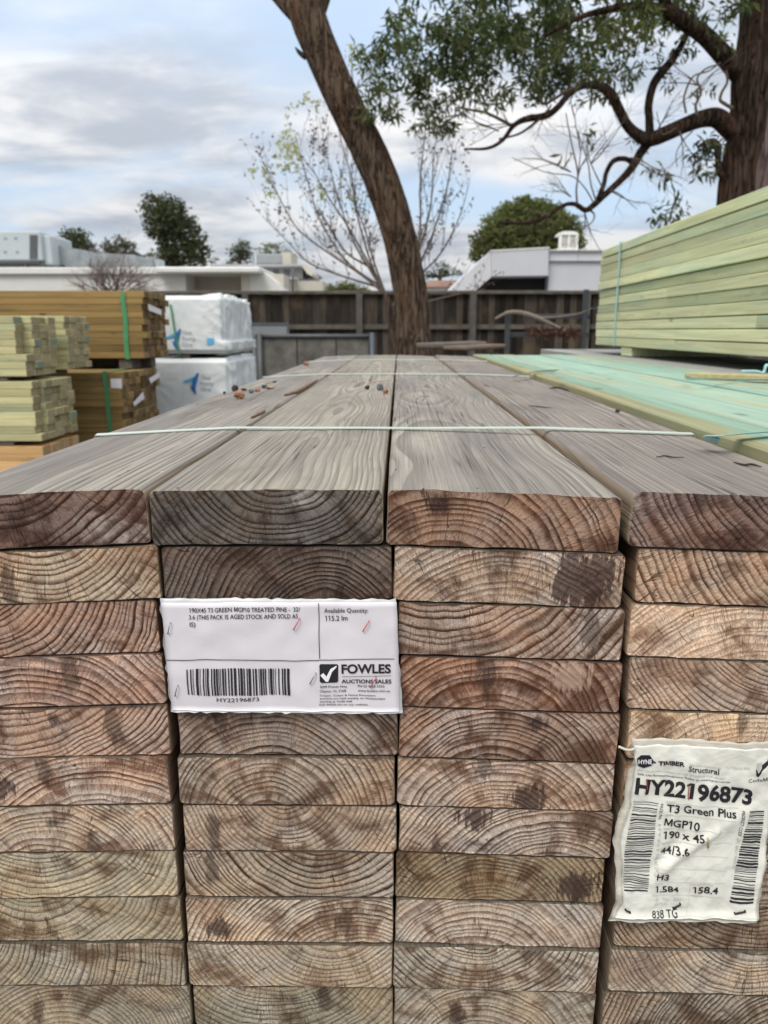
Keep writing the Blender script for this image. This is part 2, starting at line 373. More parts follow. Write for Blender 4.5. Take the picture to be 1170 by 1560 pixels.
# sawn boards of the packs farther off; each board differs a little
def sawn(name, col, col2, tint, tint_amt, knots=0.6, xtint=None):
    m, g, bs = material(name)
    co = g.coord()
    rnd = g.n('ShaderNodeObjectInfo', out='Random')
    off = g.comb(g.m('MULTIPLY', rnd, 37.0), g.m('MULTIPLY', rnd, 91.0), g.m('MULTIPLY', rnd, 53.0))
    p3 = g.v('ADD', co, off)
    gr = g.noise(g.v('MULTIPLY', p3, (60, 1.6, 60)), 1.0, 4.0, 0.6, 0.3)
    gr2 = g.noise(g.v('MULTIPLY', p3, (240, 4, 240)), 1.0, 3.0, 0.6)
    bl = g.noise(g.v('MULTIPLY', p3, (7, 1.4, 7)), 1.0, 4.0, 0.6)
    c = g.mix(rnd, col, col2)
    c = g.mix(g.smooth(bl, 0.42, 0.72), c, tuple(0.8 * a + 0.2 * b for a, b in zip(col2, col)))
    c = g.mix(g.m('MULTIPLY', g.smooth(g.noise(g.v('ADD', g.v('MULTIPLY', p3, (8, 1.0, 14)), (7, 3, 1)), 1.0, 4.0, 0.6), 0.45, 0.66), tint_amt), c, tint)
    if xtint:                      # treatment colour that stops short of one edge
        xx = g.m('ADD', g.xyz(co)[0], g.m('MULTIPLY', g.m('SUBTRACT', g.noise(g.v('MULTIPLY', p3, (5, 2.0, 5)), 1.0, 4.0, 0.6), 0.5), 0.09))
        c = g.mix(g.m('MULTIPLY', g.smooth(xx, -0.022, -0.004), 0.85), c, xtint)
    mul = g.m('ADD', 1.0, g.m('ADD', g.m('MULTIPLY', g.m('SUBTRACT', gr, 0.5), 0.85), g.m('MULTIPLY', g.m('SUBTRACT', gr2, 0.5), 0.4)))
    mul = g.m('MULTIPLY', mul, g.m('ADD', 0.78, g.m('MULTIPLY', g.m('FRACT', g.m('MULTIPLY', rnd, 7.31)), 0.44)))
    mk = g.noise(g.v('ADD', g.v('MULTIPLY', p3, (22, 5, 30)), (1, 6, 2)), 1.0, 4.0, 0.65)
    c = g.mix(g.m('MULTIPLY', g.smooth(mk, 0.60, 0.70), 0.45), c, tuple(x * 0.45 for x in col))
    c = g.mix(1.0, c, g.n('ShaderNodeCombineColor', Red=mul, Green=mul, Blue=mul), 'MULTIPLY')
    kn = g.n('ShaderNodeTexVoronoi', Vector=g.v('MULTIPLY', p3, (2.6, 1.0, 2.6)), Scale=2.6)
    c = g.mix(g.m('MULTIPLY', g.smooth(kn, 0.04, 0.085, 1.0, 0.0), knots), c, tuple(x * 0.25 for x in col))
    setin(g, bs, Base_Color=c, Roughness=0.75, Specular_IOR_Level=0.25)
    setin(g, bs, Normal=g.bump(g.m('ADD', gr, gr2), 0.25, 0.002))
    return m
def sawn_end(name, col, col2, dark, tint=None, tint_amt=0.0):
    m, g, bs = material(name)
    co = g.coord()
    rnd = g.n('ShaderNodeObjectInfo', out='Random')
    off = g.comb(g.m('MULTIPLY', rnd, 37.0), 0.0, g.m('MULTIPLY', rnd, 53.0))
    x, y, z = g.xyz(co)
    X = g.m('ADD', x, g.m('SUBTRACT', g.m('MULTIPLY', rnd, 0.12), 0.06)); Z = g.m('ADD', z, g.m('SUBTRACT', g.m('MULTIPLY', g.m('FRACT', g.m('MULTIPLY', rnd, 9.7)), 0.2), 0.1))
    r = g.m('SQRT', g.m('ADD', g.m('MULTIPLY', X, X), g.m('MULTIPLY', Z, Z)))
    s = g.m('FRACT', g.m('ADD', g.m('DIVIDE', r, 0.006), g.noise(g.v('ADD', co, off), 30.0, 2.0)))
    r2 = g.m('FRACT', g.m('MULTIPLY', rnd, 13.7))
    c = g.mix(r2, col, col2)
    c = g.mix(g.m('MULTIPLY', g.smooth(s, 0.3, 0.95), 0.35), c, dark)
    n = g.noise(g.v('MULTIPLY', g.v('ADD', co, off), (30, 5, 30)), 1.0, 4.0, 0.6)
    c = g.mix(g.m('MULTIPLY', g.smooth(n, 0.4, 0.7), 0.5), c, dark)
    if tint: c = g.mix(g.m('MULTIPLY', g.m('GREATER_THAN', g.m('FRACT', g.m('MULTIPLY', rnd, 5.13)), 1 - tint_amt), 0.75), c, tint)
    setin(g, bs, Base_Color=c, Roughness=0.85, Specular_IOR_Level=0.2)
    setin(g, bs, Normal=g.bump(n, 0.4, 0.003))
    return m
def bark_mat(name, base, deep, red, scale=1.0):
    m, g, bs = material(name)
    co = g.coord()
    a = g.noise(g.v('MULTIPLY', co, (26 * scale, 26 * scale, 3.0 * scale)), 1.0, 6.0, 0.62, 0.5)
    b = g.noise(g.v('MULTIPLY', co, (5, 5, 1.1)), 1.0, 4.0, 0.6)
    c3 = g.noise(g.v('MULTIPLY', co, (70 * scale, 70 * scale, 9 * scale)), 1.0, 4.0, 0.6)
    a2 = g.noise(g.v('MULTIPLY', co, (15 * scale, 15 * scale, 1.5 * scale)), 1.0, 3.0, 0.5, 0.8)
    fis = g.smooth(g.m('ABSOLUTE', g.m('SUBTRACT', a2, 0.5)), 0.0, 0.045)
    c = g.mix(g.m('MULTIPLY', g.smooth(a, 0.34, 0.58), g.m('ADD', 0.4, g.m('MULTIPLY', fis, 0.6))), deep, base)
    c = g.mix(g.m('MULTIPLY', g.smooth(b, 0.48, 0.70), 0.6), c, red)
    c = g.mix(g.m('MULTIPLY', g.smooth(c3, 0.52, 0.75), 0.5), c, tuple(min(1, x * 1.7) for x in base))
    setin(g, bs, Base_Color=c, Roughness=0.9, Specular_IOR_Level=0.1)
    setin(g, bs, Normal=g.bump(g.m('ADD', g.m('ADD', a, fis), g.m('MULTIPLY', c3, 0.4)), 1.0, 0.06))
    return m
def leaf_mat(name, c1, c2, c3, trans=0.25, rough=0.5):
    m, g, bs = material(name)
    rnd = g.n('ShaderNodeNewGeometry', out='Random Per Island')
    n = g.noise(g.coord(), 0.9, 3.0)
    c = g.ramp(rnd, [(0.0, c1), (0.55, c2), (1.0, c3)])
    c = g.mix(g.m('MULTIPLY', g.smooth(n, 0.45, 0.7), 0.5), c, c3)
    setin(g, bs, Base_Color=c, Roughness=rough, Specular_IOR_Level=0.3)
    tr = g.n('ShaderNodeBsdfTranslucent', Color=g.mix(1.0, c, (1.5, 1.7, 0.8), 'MULTIPLY'))
    mx = g.n('ShaderNodeMixShader', Fac=trans, i1=bs.outputs[0], i2=tr)
    out = [x for x in g.t.nodes if x.type == 'OUTPUT_MATERIAL'][0]
    g.L.new(mx, out.inputs[0])
    return m
def paling_mat():
    m, g, bs = material('grey palings')
    co = g.coord()
    rnd = g.n('ShaderNodeNewGeometry', out='Random Per Island')
    x, y, z = g.xyz(co)
    q = g.comb(g.m('ADD', g.m('MULTIPLY', x, 30.0), g.m('MULTIPLY', rnd, 77.0)), y, g.m('MULTIPLY', z, 2.4))
    n = g.noise(q, 1.0, 5.0, 0.65)
    c = g.ramp(rnd, [(0.0, (0.018, 0.015, 0.013)), (0.45, (0.05, 0.042, 0.035)), (1.0, (0.13, 0.108, 0.088))])
    c = g.mix(g.smooth(n, 0.35, 0.72), g.mix(1.0, c, (0.5, 0.48, 0.46), 'MULTIPLY'), c)
    c = g.mix(g.m('MULTIPLY', g.smooth(g.noise(g.v('MULTIPLY', co, (2.2, 1, 1.3)), 1.0, 4.0), 0.5, 0.7), 0.45), c, (0.15, 0.105, 0.06))
    setin(g, bs, Base_Color=c, Roughness=0.9, Specular_IOR_Level=0.15)
    setin(g, bs, Normal=g.bump(n, 0.5, 0.02))
    return m
def plastic_wrap_mat():
    m, g, bs = material('white plastic wrap')
    co = g.coord()
    n = g.noise(g.v('MULTIPLY', co, (2.2, 3, 3)), 1.0, 4.0, 0.5, 0.8)
    f = g.noise(g.v('MULTIPLY', co, (5, 9, 4)), 1.0, 2.0, 0.5, 1.2)
    c = g.mix(g.smooth(n, 0.3, 0.7), (0.62, 0.655, 0.655), (0.72, 0.745, 0.74))
    setin(g, bs, Base_Color=c, Roughness=0.38, Specular_IOR_Level=0.45)
    setin(g, bs, Normal=g.bump(g.m('ADD', n, f), 0.45, 0.03))
    return m
def paper_mat(name, col, crease=0.25, rough=0.42):
    m, g, bs = material(name)
    co = g.coord()
    n = g.noise(co, 28.0, 4.0, 0.6, 0.8)
    c = g.mix(g.smooth(n, 0.35, 0.75), tuple(x * 0.96 for x in col), col)
    setin(g, bs, Base_Color=c, Roughness=rough, Specular_IOR_Level=0.35)
    setin(g, bs, Normal=g.bump(n, crease, 0.004))
    return m
def ground_mat():
    m, g, bs = material('gravel ground')
    co = g.coord()
    v = g.n('ShaderNodeTexVoronoi', out=1, Vector=co, Scale=45.0)
    n = g.noise(co, 0.6, 5.0)
    c = g.mix(g.smooth(n, 0.35, 0.65), (0.10, 0.095, 0.085), (0.17, 0.155, 0.135))
    c = g.mix(0.25, c, v, 'OVERLAY')
    setin(g, bs, Base_Color=c, Roughness=0.95)
    setin(g, bs, Normal=g.bump(g.noise(co, 60.0, 4.0), 0.6, 0.02))
    return m

M = {}
M['end'] = end_grain(); M['face'] = long_grain('weathered grey face grain')
M['green_face'] = sawn('green treated pine', (0.47, 0.49, 0.28), (0.60, 0.58, 0.34), (0.33, 0.47, 0.35), 0.5)
M['green_left'] = sawn('left green treated pine', (0.43, 0.41, 0.22), (0.53, 0.47, 0.25), (0.36, 0.44, 0.28), 0.4)
M['green_end'] = sawn_end('green treated pine ends', (0.27, 0.23, 0.135), (0.44, 0.36, 0.21), (0.13, 0.105, 0.06), (0.14, 0.22, 0.18), 0.07)
M['aqua_face'] = sawn('aqua treated pine', (0.22, 0.37, 0.30), (0.32, 0.44, 0.34), (0.40, 0.37, 0.23), 0.75, 0.6)
M['straw_face'] = sawn('straw treated pine', (0.34, 0.29, 0.15), (0.38, 0.32, 0.17), (0.29, 0.33, 0.18), 0.6, 0.6)
M['edge_face'] = sawn('half stained treated pine', (0.35, 0.32, 0.17), (0.39, 0.35, 0.19), (0.31, 0.34, 0.2), 0.6, 0.6, (0.25, 0.40, 0.31))
M['brown_face'] = sawn('brown treated pine', (0.205, 0.135, 0.048), (0.28, 0.185, 0.068), (0.14, 0.092, 0.034), 0.7, 0.7)
M['brown_end'] = sawn_end('brown treated pine ends', (0.11, 0.072, 0.033), (0.31, 0.215, 0.105), (0.045, 0.03, 0.016))
M['honey_face'] = sawn('honey pine', (0.60, 0.36, 0.15), (0.62, 0.38, 0.17), (0.5, 0.33, 0.16), 0.3, 0.4)
M['honey_end'] = sawn_end('honey pine ends', (0.38, 0.26, 0.14), (0.46, 0.33, 0.19), (0.2, 0.13, 0.07))
M['grey_face'] = sawn('silvered pine', (0.22, 0.22, 0.20), (0.26, 0.25, 0.23), (0.18, 0.2, 0.2), 0.5, 0.4)
M['old_beam'] = sawn('old beam timber', (0.11, 0.095, 0.08), (0.15, 0.125, 0.10), (0.08, 0.06, 0.05), 0.6, 0.5)
M['red_beam'] = sawn('reddish beam timber', (0.15, 0.105, 0.08), (0.17, 0.12, 0.09), (0.12, 0.09, 0.07), 0.6, 0.5)
M['bark'] = bark_mat('fibrous bark', (0.150, 0.105, 0.074), (0.028, 0.018, 0.013), (0.165, 0.090, 0.050))
M['bark_dark'] = bark_mat('dark rough bark', (0.085, 0.056, 0.041), (0.010, 0.006, 0.005), (0.09, 0.042, 0.022))
M['bark_grey'] = bark_mat('grey bark', (0.16, 0.115, 0.09), (0.05, 0.036, 0.028), (0.14, 0.085, 0.06))
M['bark_smooth'] = bark_mat('smooth mauve bark', (0.21, 0.15, 0.135), (0.14, 0.10, 0.09), (0.2, 0.14, 0.12), 0.3)
M['twig'] = simple('twig bark', (0.12, 0.088, 0.066), 0.9)
M['twig_pale'] = simple('pale twig bark', (0.16, 0.125, 0.10), 0.9)
M['twig_far'] = simple('far twig bark', (0.17, 0.125, 0.11), 0.9)
M['gum_leaf'] = leaf_mat('gum leaves', (0.028, 0.042, 0.017), (0.06, 0.082, 0.03), (0.17, 0.18, 0.07), 0.3, 0.42)
M['far_leaf'] = leaf_mat('far tree leaves', (0.032, 0.044, 0.020), (0.055, 0.068, 0.028), (0.095, 0.10, 0.042), 0.2, 0.6)
M['pine_leaf'] = leaf_mat('round crown leaves', (0.07, 0.088, 0.03), (0.12, 0.14, 0.045), (0.20, 0.205, 0.075), 0.25, 0.6)
M['pod'] = leaf_mat('pale seed pods', (0.34, 0.34, 0.22), (0.44, 0.44, 0.30), (0.54, 0.52, 0.38), 0.35)
M['dead_leaf'] = leaf_mat('dead leaves', (0.10, 0.045, 0.03), (0.16, 0.075, 0.05), (0.2, 0.11, 0.07), 0.1)
M['paling'] = paling_mat()
M['rail'] = simple('grey rail timber', (0.10, 0.088, 0.07), 0.9, 0.3, 8, 0.3, 40)
M['post'] = simple('grey post timber', (0.09, 0.083, 0.075), 0.9, 0.25, 8, 0.3, 40)
M['wrap'] = plastic_wrap_mat()
M['wall_white'] = simple('white painted wall', (0.62, 0.61, 0.56), 0.8, 0.05, 1.2)
M['wall_cream'] = simple('cream painted wall', (0.50, 0.465, 0.39), 0.8, 0.05, 1.2)
M['fascia'] = simple('white fascia', (0.66, 0.65, 0.61), 0.6, 0.04, 1.5)
M['clad'] = simple('pale cladding', (0.52, 0.525, 0.55), 0.6, 0.04, 1.0)
M['clad2'] = simple('pale cladding band', (0.58, 0.58, 0.60), 0.6, 0.04, 1.0)
M['dark'] = simple('painted opening shade', (0.012, 0.013, 0.015), 0.7)  # near-black colour stands in for the shade inside openings
M['grey_wall'] = simple('grey concrete wall', (0.22, 0.22, 0.22), 0.85, 0.15, 1.0)
M['grey_roof'] = simple('grey roof sheet', (0.30, 0.31, 0.32), 0.6, 0.1, 1.0)
M['hvac'] = simple('grey plant housing', (0.40, 0.44, 0.45), 0.5, 0.05, 1.0)
M['duct'] = simple('galvanised duct', (0.24, 0.265, 0.275), 0.4, 0.25, 1.2)
M['steel'] = simple('grey steel', (0.085, 0.088, 0.09), 0.5, 0.15, 8)
M['bluesteel'] = simple('blue grey steel', (0.06, 0.085, 0.105), 0.5, 0.15, 8)
M['panel'] = simple('weathered concrete panel', (0.125, 0.115, 0.10), 0.9, 0.55, 3.2, 0.2, 20)
M['sheet'] = simple('grey metal sheet', (0.20, 0.215, 0.22), 0.5, 0.1, 2)
M['strap_white'] = simple('pale strapping', (0.44, 0.50, 0.43), 0.4, 0.06, 30)
M['strap_green'] = simple('green strapping', (0.07, 0.25, 0.11), 0.35, 0.08, 30)
M['strap_aqua'] = simple('aqua strapping', (0.38, 0.66, 0.66), 0.35, 0.06, 30)
M['paper'] = paper_mat('white label paper', (0.70, 0.665, 0.69), 0.12, 0.35)
M['sleeve'] = paper_mat('clear grey sleeve edge', (0.52, 0.52, 0.52), 0.3, 0.3)
M['cream_paper'] = paper_mat('cream label plastic', (0.76, 0.75, 0.67), 0.45, 0.33)
M['old_sleeve'] = paper_mat('yellowed sleeve', (0.58, 0.54, 0.46), 0.6, 0.4)
M['ink'] = simple('black print', (0.018, 0.016, 0.02), 0.5)
M['inkgrey'] = simple('grey print', (0.30, 0.30, 0.32), 0.5)
M['inkfaint'] = simple('faint print', (0.50, 0.50, 0.48), 0.5)
M['inkred'] = simple('red print', (0.30, 0.03, 0.035), 0.5)
M['white_print'] = simple('white print', (0.80, 0.79, 0.80), 0.4)
M['staple'] = simple('staple wire', (0.36, 0.33, 0.34), 0.35, 0.1, 50, metal=0.6)
M['staple_red'] = simple('red staple wire', (0.55, 0.12, 0.14), 0.35, 0.1, 50, metal=0.2)
M['staple_old'] = simple('brassy staple wire', (0.45, 0.40, 0.24), 0.4, 0.1, 50, metal=0.4)
M['logo_blue'] = simple('blue print', (0.03, 0.16, 0.42), 0.45)
M['logo_light'] = simple('light blue print', (0.10, 0.40, 0.66), 0.45)
M['logo_teal'] = simple('teal print', (0.04, 0.30, 0.42), 0.45)
M['text_grey'] = simple('grey wrap print', (0.26, 0.30, 0.33), 0.5)
M['stone_orange'] = simple('orange stone', (0.32, 0.15, 0.085), 0.8, 0.45, 120, 0.5, 300)
M['stone_grey'] = simple('blue grey stone', (0.10, 0.115, 0.13), 0.7, 0.35, 120, 0.5, 300)
M['stone_dark'] = simple('dark stone', (0.035, 0.032, 0.035), 0.8, 0.35, 120, 0.5, 300)
M['stone_tan'] = simple('tan stone', (0.36, 0.24, 0.16), 0.8, 0.35, 120, 0.5, 300)
M['concrete'] = simple('concrete block', (0.28, 0.27, 0.25), 0.9, 0.2, 10)
M['ground'] = ground_mat()
M['branch'] = simple('bleached branch', (0.33, 0.27, 0.21), 0.85, 0.2, 20)
M['splinter'] = simple('brown splinter wood', (0.20, 0.125, 0.075), 0.85, 0.35, 60, 0.4, 200)
M['torn'] = simple('torn dark fibre', (0.05, 0.036, 0.028), 0.9, 0.3, 60, 0.4, 200)
M['bleached'] = simple('bleached splinter', (0.55, 0.47, 0.36), 0.85, 0.25, 60)
# ------------------------------------------------------------------ ground
gm = MB(); gm.add([(-400, -60, 0), (400, -60, 0), (400, 700, 0), (-400, 700, 0)], [(0, 1, 2, 3)])
tag(gm.build('ground', M['ground']), kind='structure')

# ------------------------------------------------------------------ the near stack of weathered planks
TOP, PITCHZ, PT, PW, PL = 1.2, 0.0478, 0.0468, 0.190, 3.60
def plank_mesh(w, t, L, seed, cup=0.0, rr=(0.003, 0.003, 0.003, 0.003), ny=26):
    rnd = random.Random(seed)
    loop = []
    def corner(cx, cz, r, a0, n=4):
        for k in range(n + 1):
            a = a0 + (math.pi / 2) * k / n
            loop.append((cx + r * math.cos(a), cz + r * math.sin(a)))
    W, T = w / 2, t / 2
    def side(x0, z0, x1, z1, n):
        for k in range(1, n): loop.append((x0 + (x1 - x0) * k / n, z0 + (z1 - z0) * k / n))
    r = rr
    corner(W - r[0], T - r[0], r[0], 0); side(W - r[0], T, -W + r[1], T, 22)
    corner(-W + r[1], T - r[1], r[1], math.pi / 2); side(-W, T - r[1], -W, -T + r[2], 6)
    corner(-W + r[2], -T + r[2], r[2], math.pi); side(-W + r[2], -T, W - r[3], -T, 22)
    corner(W - r[3], -T + r[3], r[3], 1.5 * math.pi); side(W, -T + r[3], W, T - r[3], 6)
    n = len(loop)
    ys = [0.0, 0.0012, 0.006, 0.02] + [0.02 + (L - 0.02) * ((k / ny) ** 1.25) for k in range(1, ny + 1)]
    vs = []; sx, sz = rnd.uniform(0, 99), rnd.uniform(0, 99)
    for j, y in enumerate(ys):
        bow = 0.0012 * mnoise.noise((y * 1.3, sx, 0.5)); bz = 0.0
        for i, (x, z) in enumerate(loop):
            k = 1.0 - (2 * x / w) ** 2
            zz = z + cup * k
            jx = 0.0007 * mnoise.noise((x * 60, z * 60 + sx, y * 14)); jz = 0.0007 * mnoise.noise((x * 60 + sz, z * 60, y * 9))
            if j == 0:
                x2 = x - math.copysign(0.0007, x) * (abs(x) > W - 0.004) + rnd.uniform(-1, 1) * 0.00028
                z2 = zz - math.copysign(0.0007, z) * (abs(z) > T - 0.004) + rnd.uniform(-1, 1) * 0.00028
                y2 = rnd.uniform(-0.0004, 0.0005) + 0.0012 * mnoise.noise((x * 22, z * 22, sx))
            else: x2, z2, y2 = x, zz, y
            vs.append((x2 + jx + bow, y2, z2 + jz + bz))
    fs = []; mi = []; sm = []
    fs.append(tuple(range(n))); mi.append(0); sm.append(False)
    for j in range(len(ys) - 1):
        for i in range(n):
            i2 = (i + 1) % n
            fs.append((j * n + i, (j + 1) * n + i, (j + 1) * n + i2, j * n + i2)); mi.append(1); sm.append(j > 0)
    fs.append(tuple((len(ys) - 1) * n + i for i in range(n - 1, -1, -1))); mi.append(0); sm.append(False)
    me = bpy.data.meshes.new('weathered_plank'); me.from_pydata(vs, [], fs)
    me.polygons.foreach_set('material_index', mi); me.polygons.foreach_set('use_smooth', sm)
    me.materials.append(M['end']); me.materials.append(M['face']); me.update()
    return me

# inner edges of the columns as they wander from row to row (photo pixels on the front plane)
c1R = [226, 241, 241, 250, 258, 257, 265, 270, 276, 282, 290, 294]
c2L = [229, 244, 249, 256, 265, 261, 271, 273, 278, 285, 294, 297]
c3L = [590, 600, 606, 608, 609, 606, 607, 603, 602, 600, 601, 602]
c4L = [960, 970, 958, 958, 956, 950, 943, 940, 937, 928, 918, 916]
YM = [785, 870, 955, 1040, 1120, 1190, 1265, 1335, 1407, 1475, 1535, 1590]
def fx(px, row): return PZ_front(px, YM[row]).x
def PZ_front(px, py):
    d = ray(px, py); return CAM + d * ((0.0 - CAM.y) / d.y)
# per plank: pith (mm, from the plank's middle), ring spacing mm, end tone (sRGB), ring contrast, stain (x mm, z mm, size mm), words
D = {}
def d(c, r, px, pz, sp, tone, con, words, stain=(0, 0, 0)): D[(c, r)] = (px, pz, sp, tone, con, stain, words)
d(0, 0, -60, 120, 6.2, (112, 87, 76), .85, 'dark brown'); d(1, 0, 15, 62, 5.4, (93, 85, 78), .8, 'sooty grey')
d(2, 0, -25, -62, 5.6, (140, 108, 86), .85, 'reddish brown', (-52, 12, 9)); d(3, 0, 85, 105, 6.0, (116, 90, 80), .85, 'dark reddish')
d(0, 1, -25, 78, 4.6, (170, 145, 116), .8, 'tan'); d(1, 1, 45, -58, 4.4, (106, 90, 80), .85, 'dark grey brown')
d(2, 1, 0, -90, 4.4, (172, 147, 125), .55, 'tan', (62, 0, 30)); d(3, 1, 95, 85, 4.8, (172, 142, 115), .95, 'strongly ringed')
d(0, 2, -50, 62, 4.3, (158, 124, 103), .85, 'ruddy'); d(1, 2, 10, -70, 4.4, (150, 125, 108), .8, 'brown')
d(2, 2, -55, 120, 5.4, (148, 122, 103), .95, 'slant ringed'); d(3, 2, 10, -110, 5.0, (200, 170, 142), .35, 'pale')
d(0, 3, -40, -100, 5.6, (160, 126, 107), .9, 'pinkish'); d(1, 3, 10, 70, 4.4, (150, 125, 108), .8, 'brown')
d(2, 3, 0, -68, 5.2, (158, 121, 98), .85, 'knotty', (52, 10, -17)); d(3, 3, 45, 70, 4.2, (178, 154, 133), .8, 'dusty')
d(0, 4, -45, 110, 5.0, (168, 137, 116), .8, 'pinkish tan', (-5, 14, 7)); d(1, 4, 0, -78, 4.4, (155, 133, 116), .75, 'dusty brown')
d(2, 4, 5, -62, 4.6, (158, 124, 102), .9, 'streaky', (25, 12, 9)); d(3, 4, 0, -90, 5.0, (186, 158, 124), .35, 'pale straw')
d(0, 5, 10, -120, 4.4, (178, 146, 128), .75, 'pinkish', (-55, -5, 12)); d(1, 5, -5, -50, 4.1, (168, 143, 124), .75, 'light tan')
d(2, 5, 15, -60, 4.0, (168, 140, 122), .7, 'blotched', (22, -14, 17)); d(3, 5, 20, -70, 4.6, (165, 135, 112), .7, 'tan')
d(0, 6, -10, -62, 4.0, (170, 147, 129), .75, 'split', (-14, 6, 7)); d(1, 6, -5, 34, 4.0, (158, 135, 117), .7, 'ruddy grey')
d(2, 6, 60, -72, 4.4, (172, 150, 138), .75, 'smoky', (-28, 14, 16)); d(3, 6, 30, 80, 4.6, (165, 145, 128), .7, 'grey tan')
d(0, 7, -35, 88, 4.6, (158, 141, 117), .65, 'olive'); d(1, 7, 50, 66, 3.9, (152, 132, 114), .85, 'dark ringed')
d(2, 7, -15, -58, 4.0, (154, 129, 98), .65, 'oil marked', (70, -6, 19)); d(3, 7, 30, -80, 4.6, (165, 145, 128), .7, 'grey tan')
d(0, 8, -50, 84, 4.4, (154, 136, 110), .6, 'greenish'); d(1, 8, 50, -68, 4.2, (180, 156, 135), .8, 'bleached', (-66, -8, 12))
d(2, 8, 0, -55, 4.3, (170, 152, 140), .65, 'pale grey'); d(3, 8, 10, 72, 4.4, (152, 128, 106), .9, 'brown ringed')
d(0, 9, -105, 38, 4.2, (160, 144, 123), .65, 'grey tan'); d(1, 9, 48, 66, 4.4, (165, 146, 125), .6, 'sandy')
d(2, 9, -30, 70, 4.3, (158, 143, 127), .75, 'grey'); d(3, 9, 50, 76, 4.6, (170, 151, 134), .65, 'pale grey')
d(0, 10, -45, -52, 4.0, (152, 136, 116), .55, 'olive grey'); d(1, 10, -30, 72, 4.2, (148, 134, 112), .6, 'olive')
d(2, 10, 0, -62, 4.2, (158, 142, 124), .6, 'grey tan'); d(3, 10, 70, -48, 4.3, (152, 134, 118), .85, 'dark ringed')
for c in range(4): d(c, 11, 20, 60, 4.3, (150, 134, 116), .6, 'grey tan')
FT = [(156, 151, 143), (163, 157, 146), (158, 153, 145), (153, 146, 139)]
TILT = [(0.012, 0.004, 0.02), (0.006, 0.008, 0.03), (0.0, -0.012, 0.06), (0.02, 0.006, 0.02)]
COLN = ['leftmost column', 'second column', 'third column', 'rightmost column']
ROLL0 = [3.0, 0.45, -1.9, -2.1]; ROLL1 = [0.9, 0.05, -0.8, -0.8]
tops = {}
for row in range(12):
    for c in range(4):
        rnd = random.Random(row * 10 + c + 5)
        pxm, pzm, sp, tone, con, st, words = D[(c, row)]
        roll = R(ROLL0[c] + (ROLL1[c] - ROLL0[c]) * row / 10)
        zt = TOP - row * PITCHZ
        if c == 0: xe = fx(c1R[row], row); s = -1
        elif c == 1: xe = fx(c3L[row] - 2, row) - 0.0008; s = -1; xe = fx(c2L[row], row) + PW if row in (0,) else xe
        elif c == 2: xe = fx(c3L[row], row); s = 1
        else: xe = fx(c4L[row], row); s = 1
        w = PW - rnd.uniform(0, 0.002)
        if c == 1: w = min(PW + 0.001, xe - fx(c2L[row], row)); w = max(w, 0.182)
        xc = xe + s * w / 2 * math.cos(roll)
        zc = zt - PT / 2 - abs(math.sin(roll)) * w / 2
        cup = {0: 0.0012, 1: 0.0006, 2: 0.0008, 3: 0.0}[c] if row == 0 else rnd.uniform(-0.0003, 0.0003)
        rr = (0.0045, 0.0045, 0.004, 0.004) if row == 0 else tuple(rnd.uniform(0.0018, 0.0045) for _ in range(4))
        if (c, row) == (3, 0): rr = (0.005, 0.008, 0.005, 0.004)
        me = plank_mesh(w, PT - rnd.uniform(0, 0.0006), PL, row * 4 + c, cup, rr, 40 if row == 0 else 12)
        yo = rnd.uniform(-0.0014, 0.0014) + (0.001 if row else 0.0)
        if c == 2 and row in (7, 8): yo += 0.002
        if c == 0 and row in (4,): yo += 0.001
        o = link('weathered_plank', me, None, (xc, yo, zc)); o.rotation_euler = (0, -roll, 0)
        lt = lin(*tone); k = 1.56
        avg = sum(lt) / 3
        lt = tuple(avg + (x - avg) * 0.74 for x in lt)
        vk = rnd.uniform(0.82, 1.12) if row else 0.95
        lt = (lt[0] * 0.985 * vk, lt[1] * 0.985 * vk, lt[2] * 0.96 * vk)
        if row >= 5: lt = (lt[0] * 0.975, lt[1] * 1.005, lt[2] * 0.96)
        o['tone'] = [lt[0] * k, lt[1] * k, lt[2] * k, 1.0]
        f = lin(*FT[c]) if row == 0 else tuple(x * 0.35 for x in lt); kk = 0.81 if row == 0 else 1.0
        o['etone'] = [0.27, 0.20, 0.135, 1.0] if row == 0 else [lt[0] * .7, lt[1] * .62, lt[2] * .55, 1.0]
        o['ftone'] = [f[0] * kk, f[1] * kk, f[2] * kk, 1.0]
        o['pith'] = [pxm / 1000 + rnd.uniform(-.018, .018), pzm / 1000, sp / 1000 * rnd.uniform(1.0, 1.35)]
        o['tilt'] = list(TILT[c]) if row == 0 else [rnd.uniform(-.01, .01), rnd.uniform(-.01, .01), 0.04]
        o['seed'] = float(row * 4 + c) * 1.37 + 0.5
        o['look'] = [min(1.0, con * 1.2), 0.5, 0.5]
        o['stain'] = [st[0] / 1000, st[1] / 1000, st[2] / 1000]
        if row == 0: lab = 'weathered grey top plank of the %s in the near stack, %s sawn end' % (COLN[c], words)
        else: lab = '%s pine plank end, %s from the top in the %s' % (words, ORD[row], COLN[c])
        o['stain_b'] = [rnd.uniform(-.08, .08), rnd.uniform(-.022, .022), rnd.uniform(.006, .014) if rnd.random() < (.85 if c in (1, 2) and 1 < row < 9 else .45) else 0.0]
        tag(o, lab, 'plank', 'weathered planks of the near stack')
        if row == 0: tops[c] = (xc, zc, roll, w)
for i, y in enumerate((0.35, 1.75, 3.2)):
    b = MB((0.0, y, 0.0)); b.box((-0.36, y - 0.1, 0.0), (0.36, y + 0.1, 0.35)); b.box((-0.37, y - 0.045, 0.352), (0.37, y + 0.045, 0.611))
    o = bevelled(b.build('concrete_support', M['concrete']), 0.008)
    tag(o, 'concrete support under the %s of the near plank stack' % ('front', 'middle', 'back')[i], 'support', 'supports under the near stack')
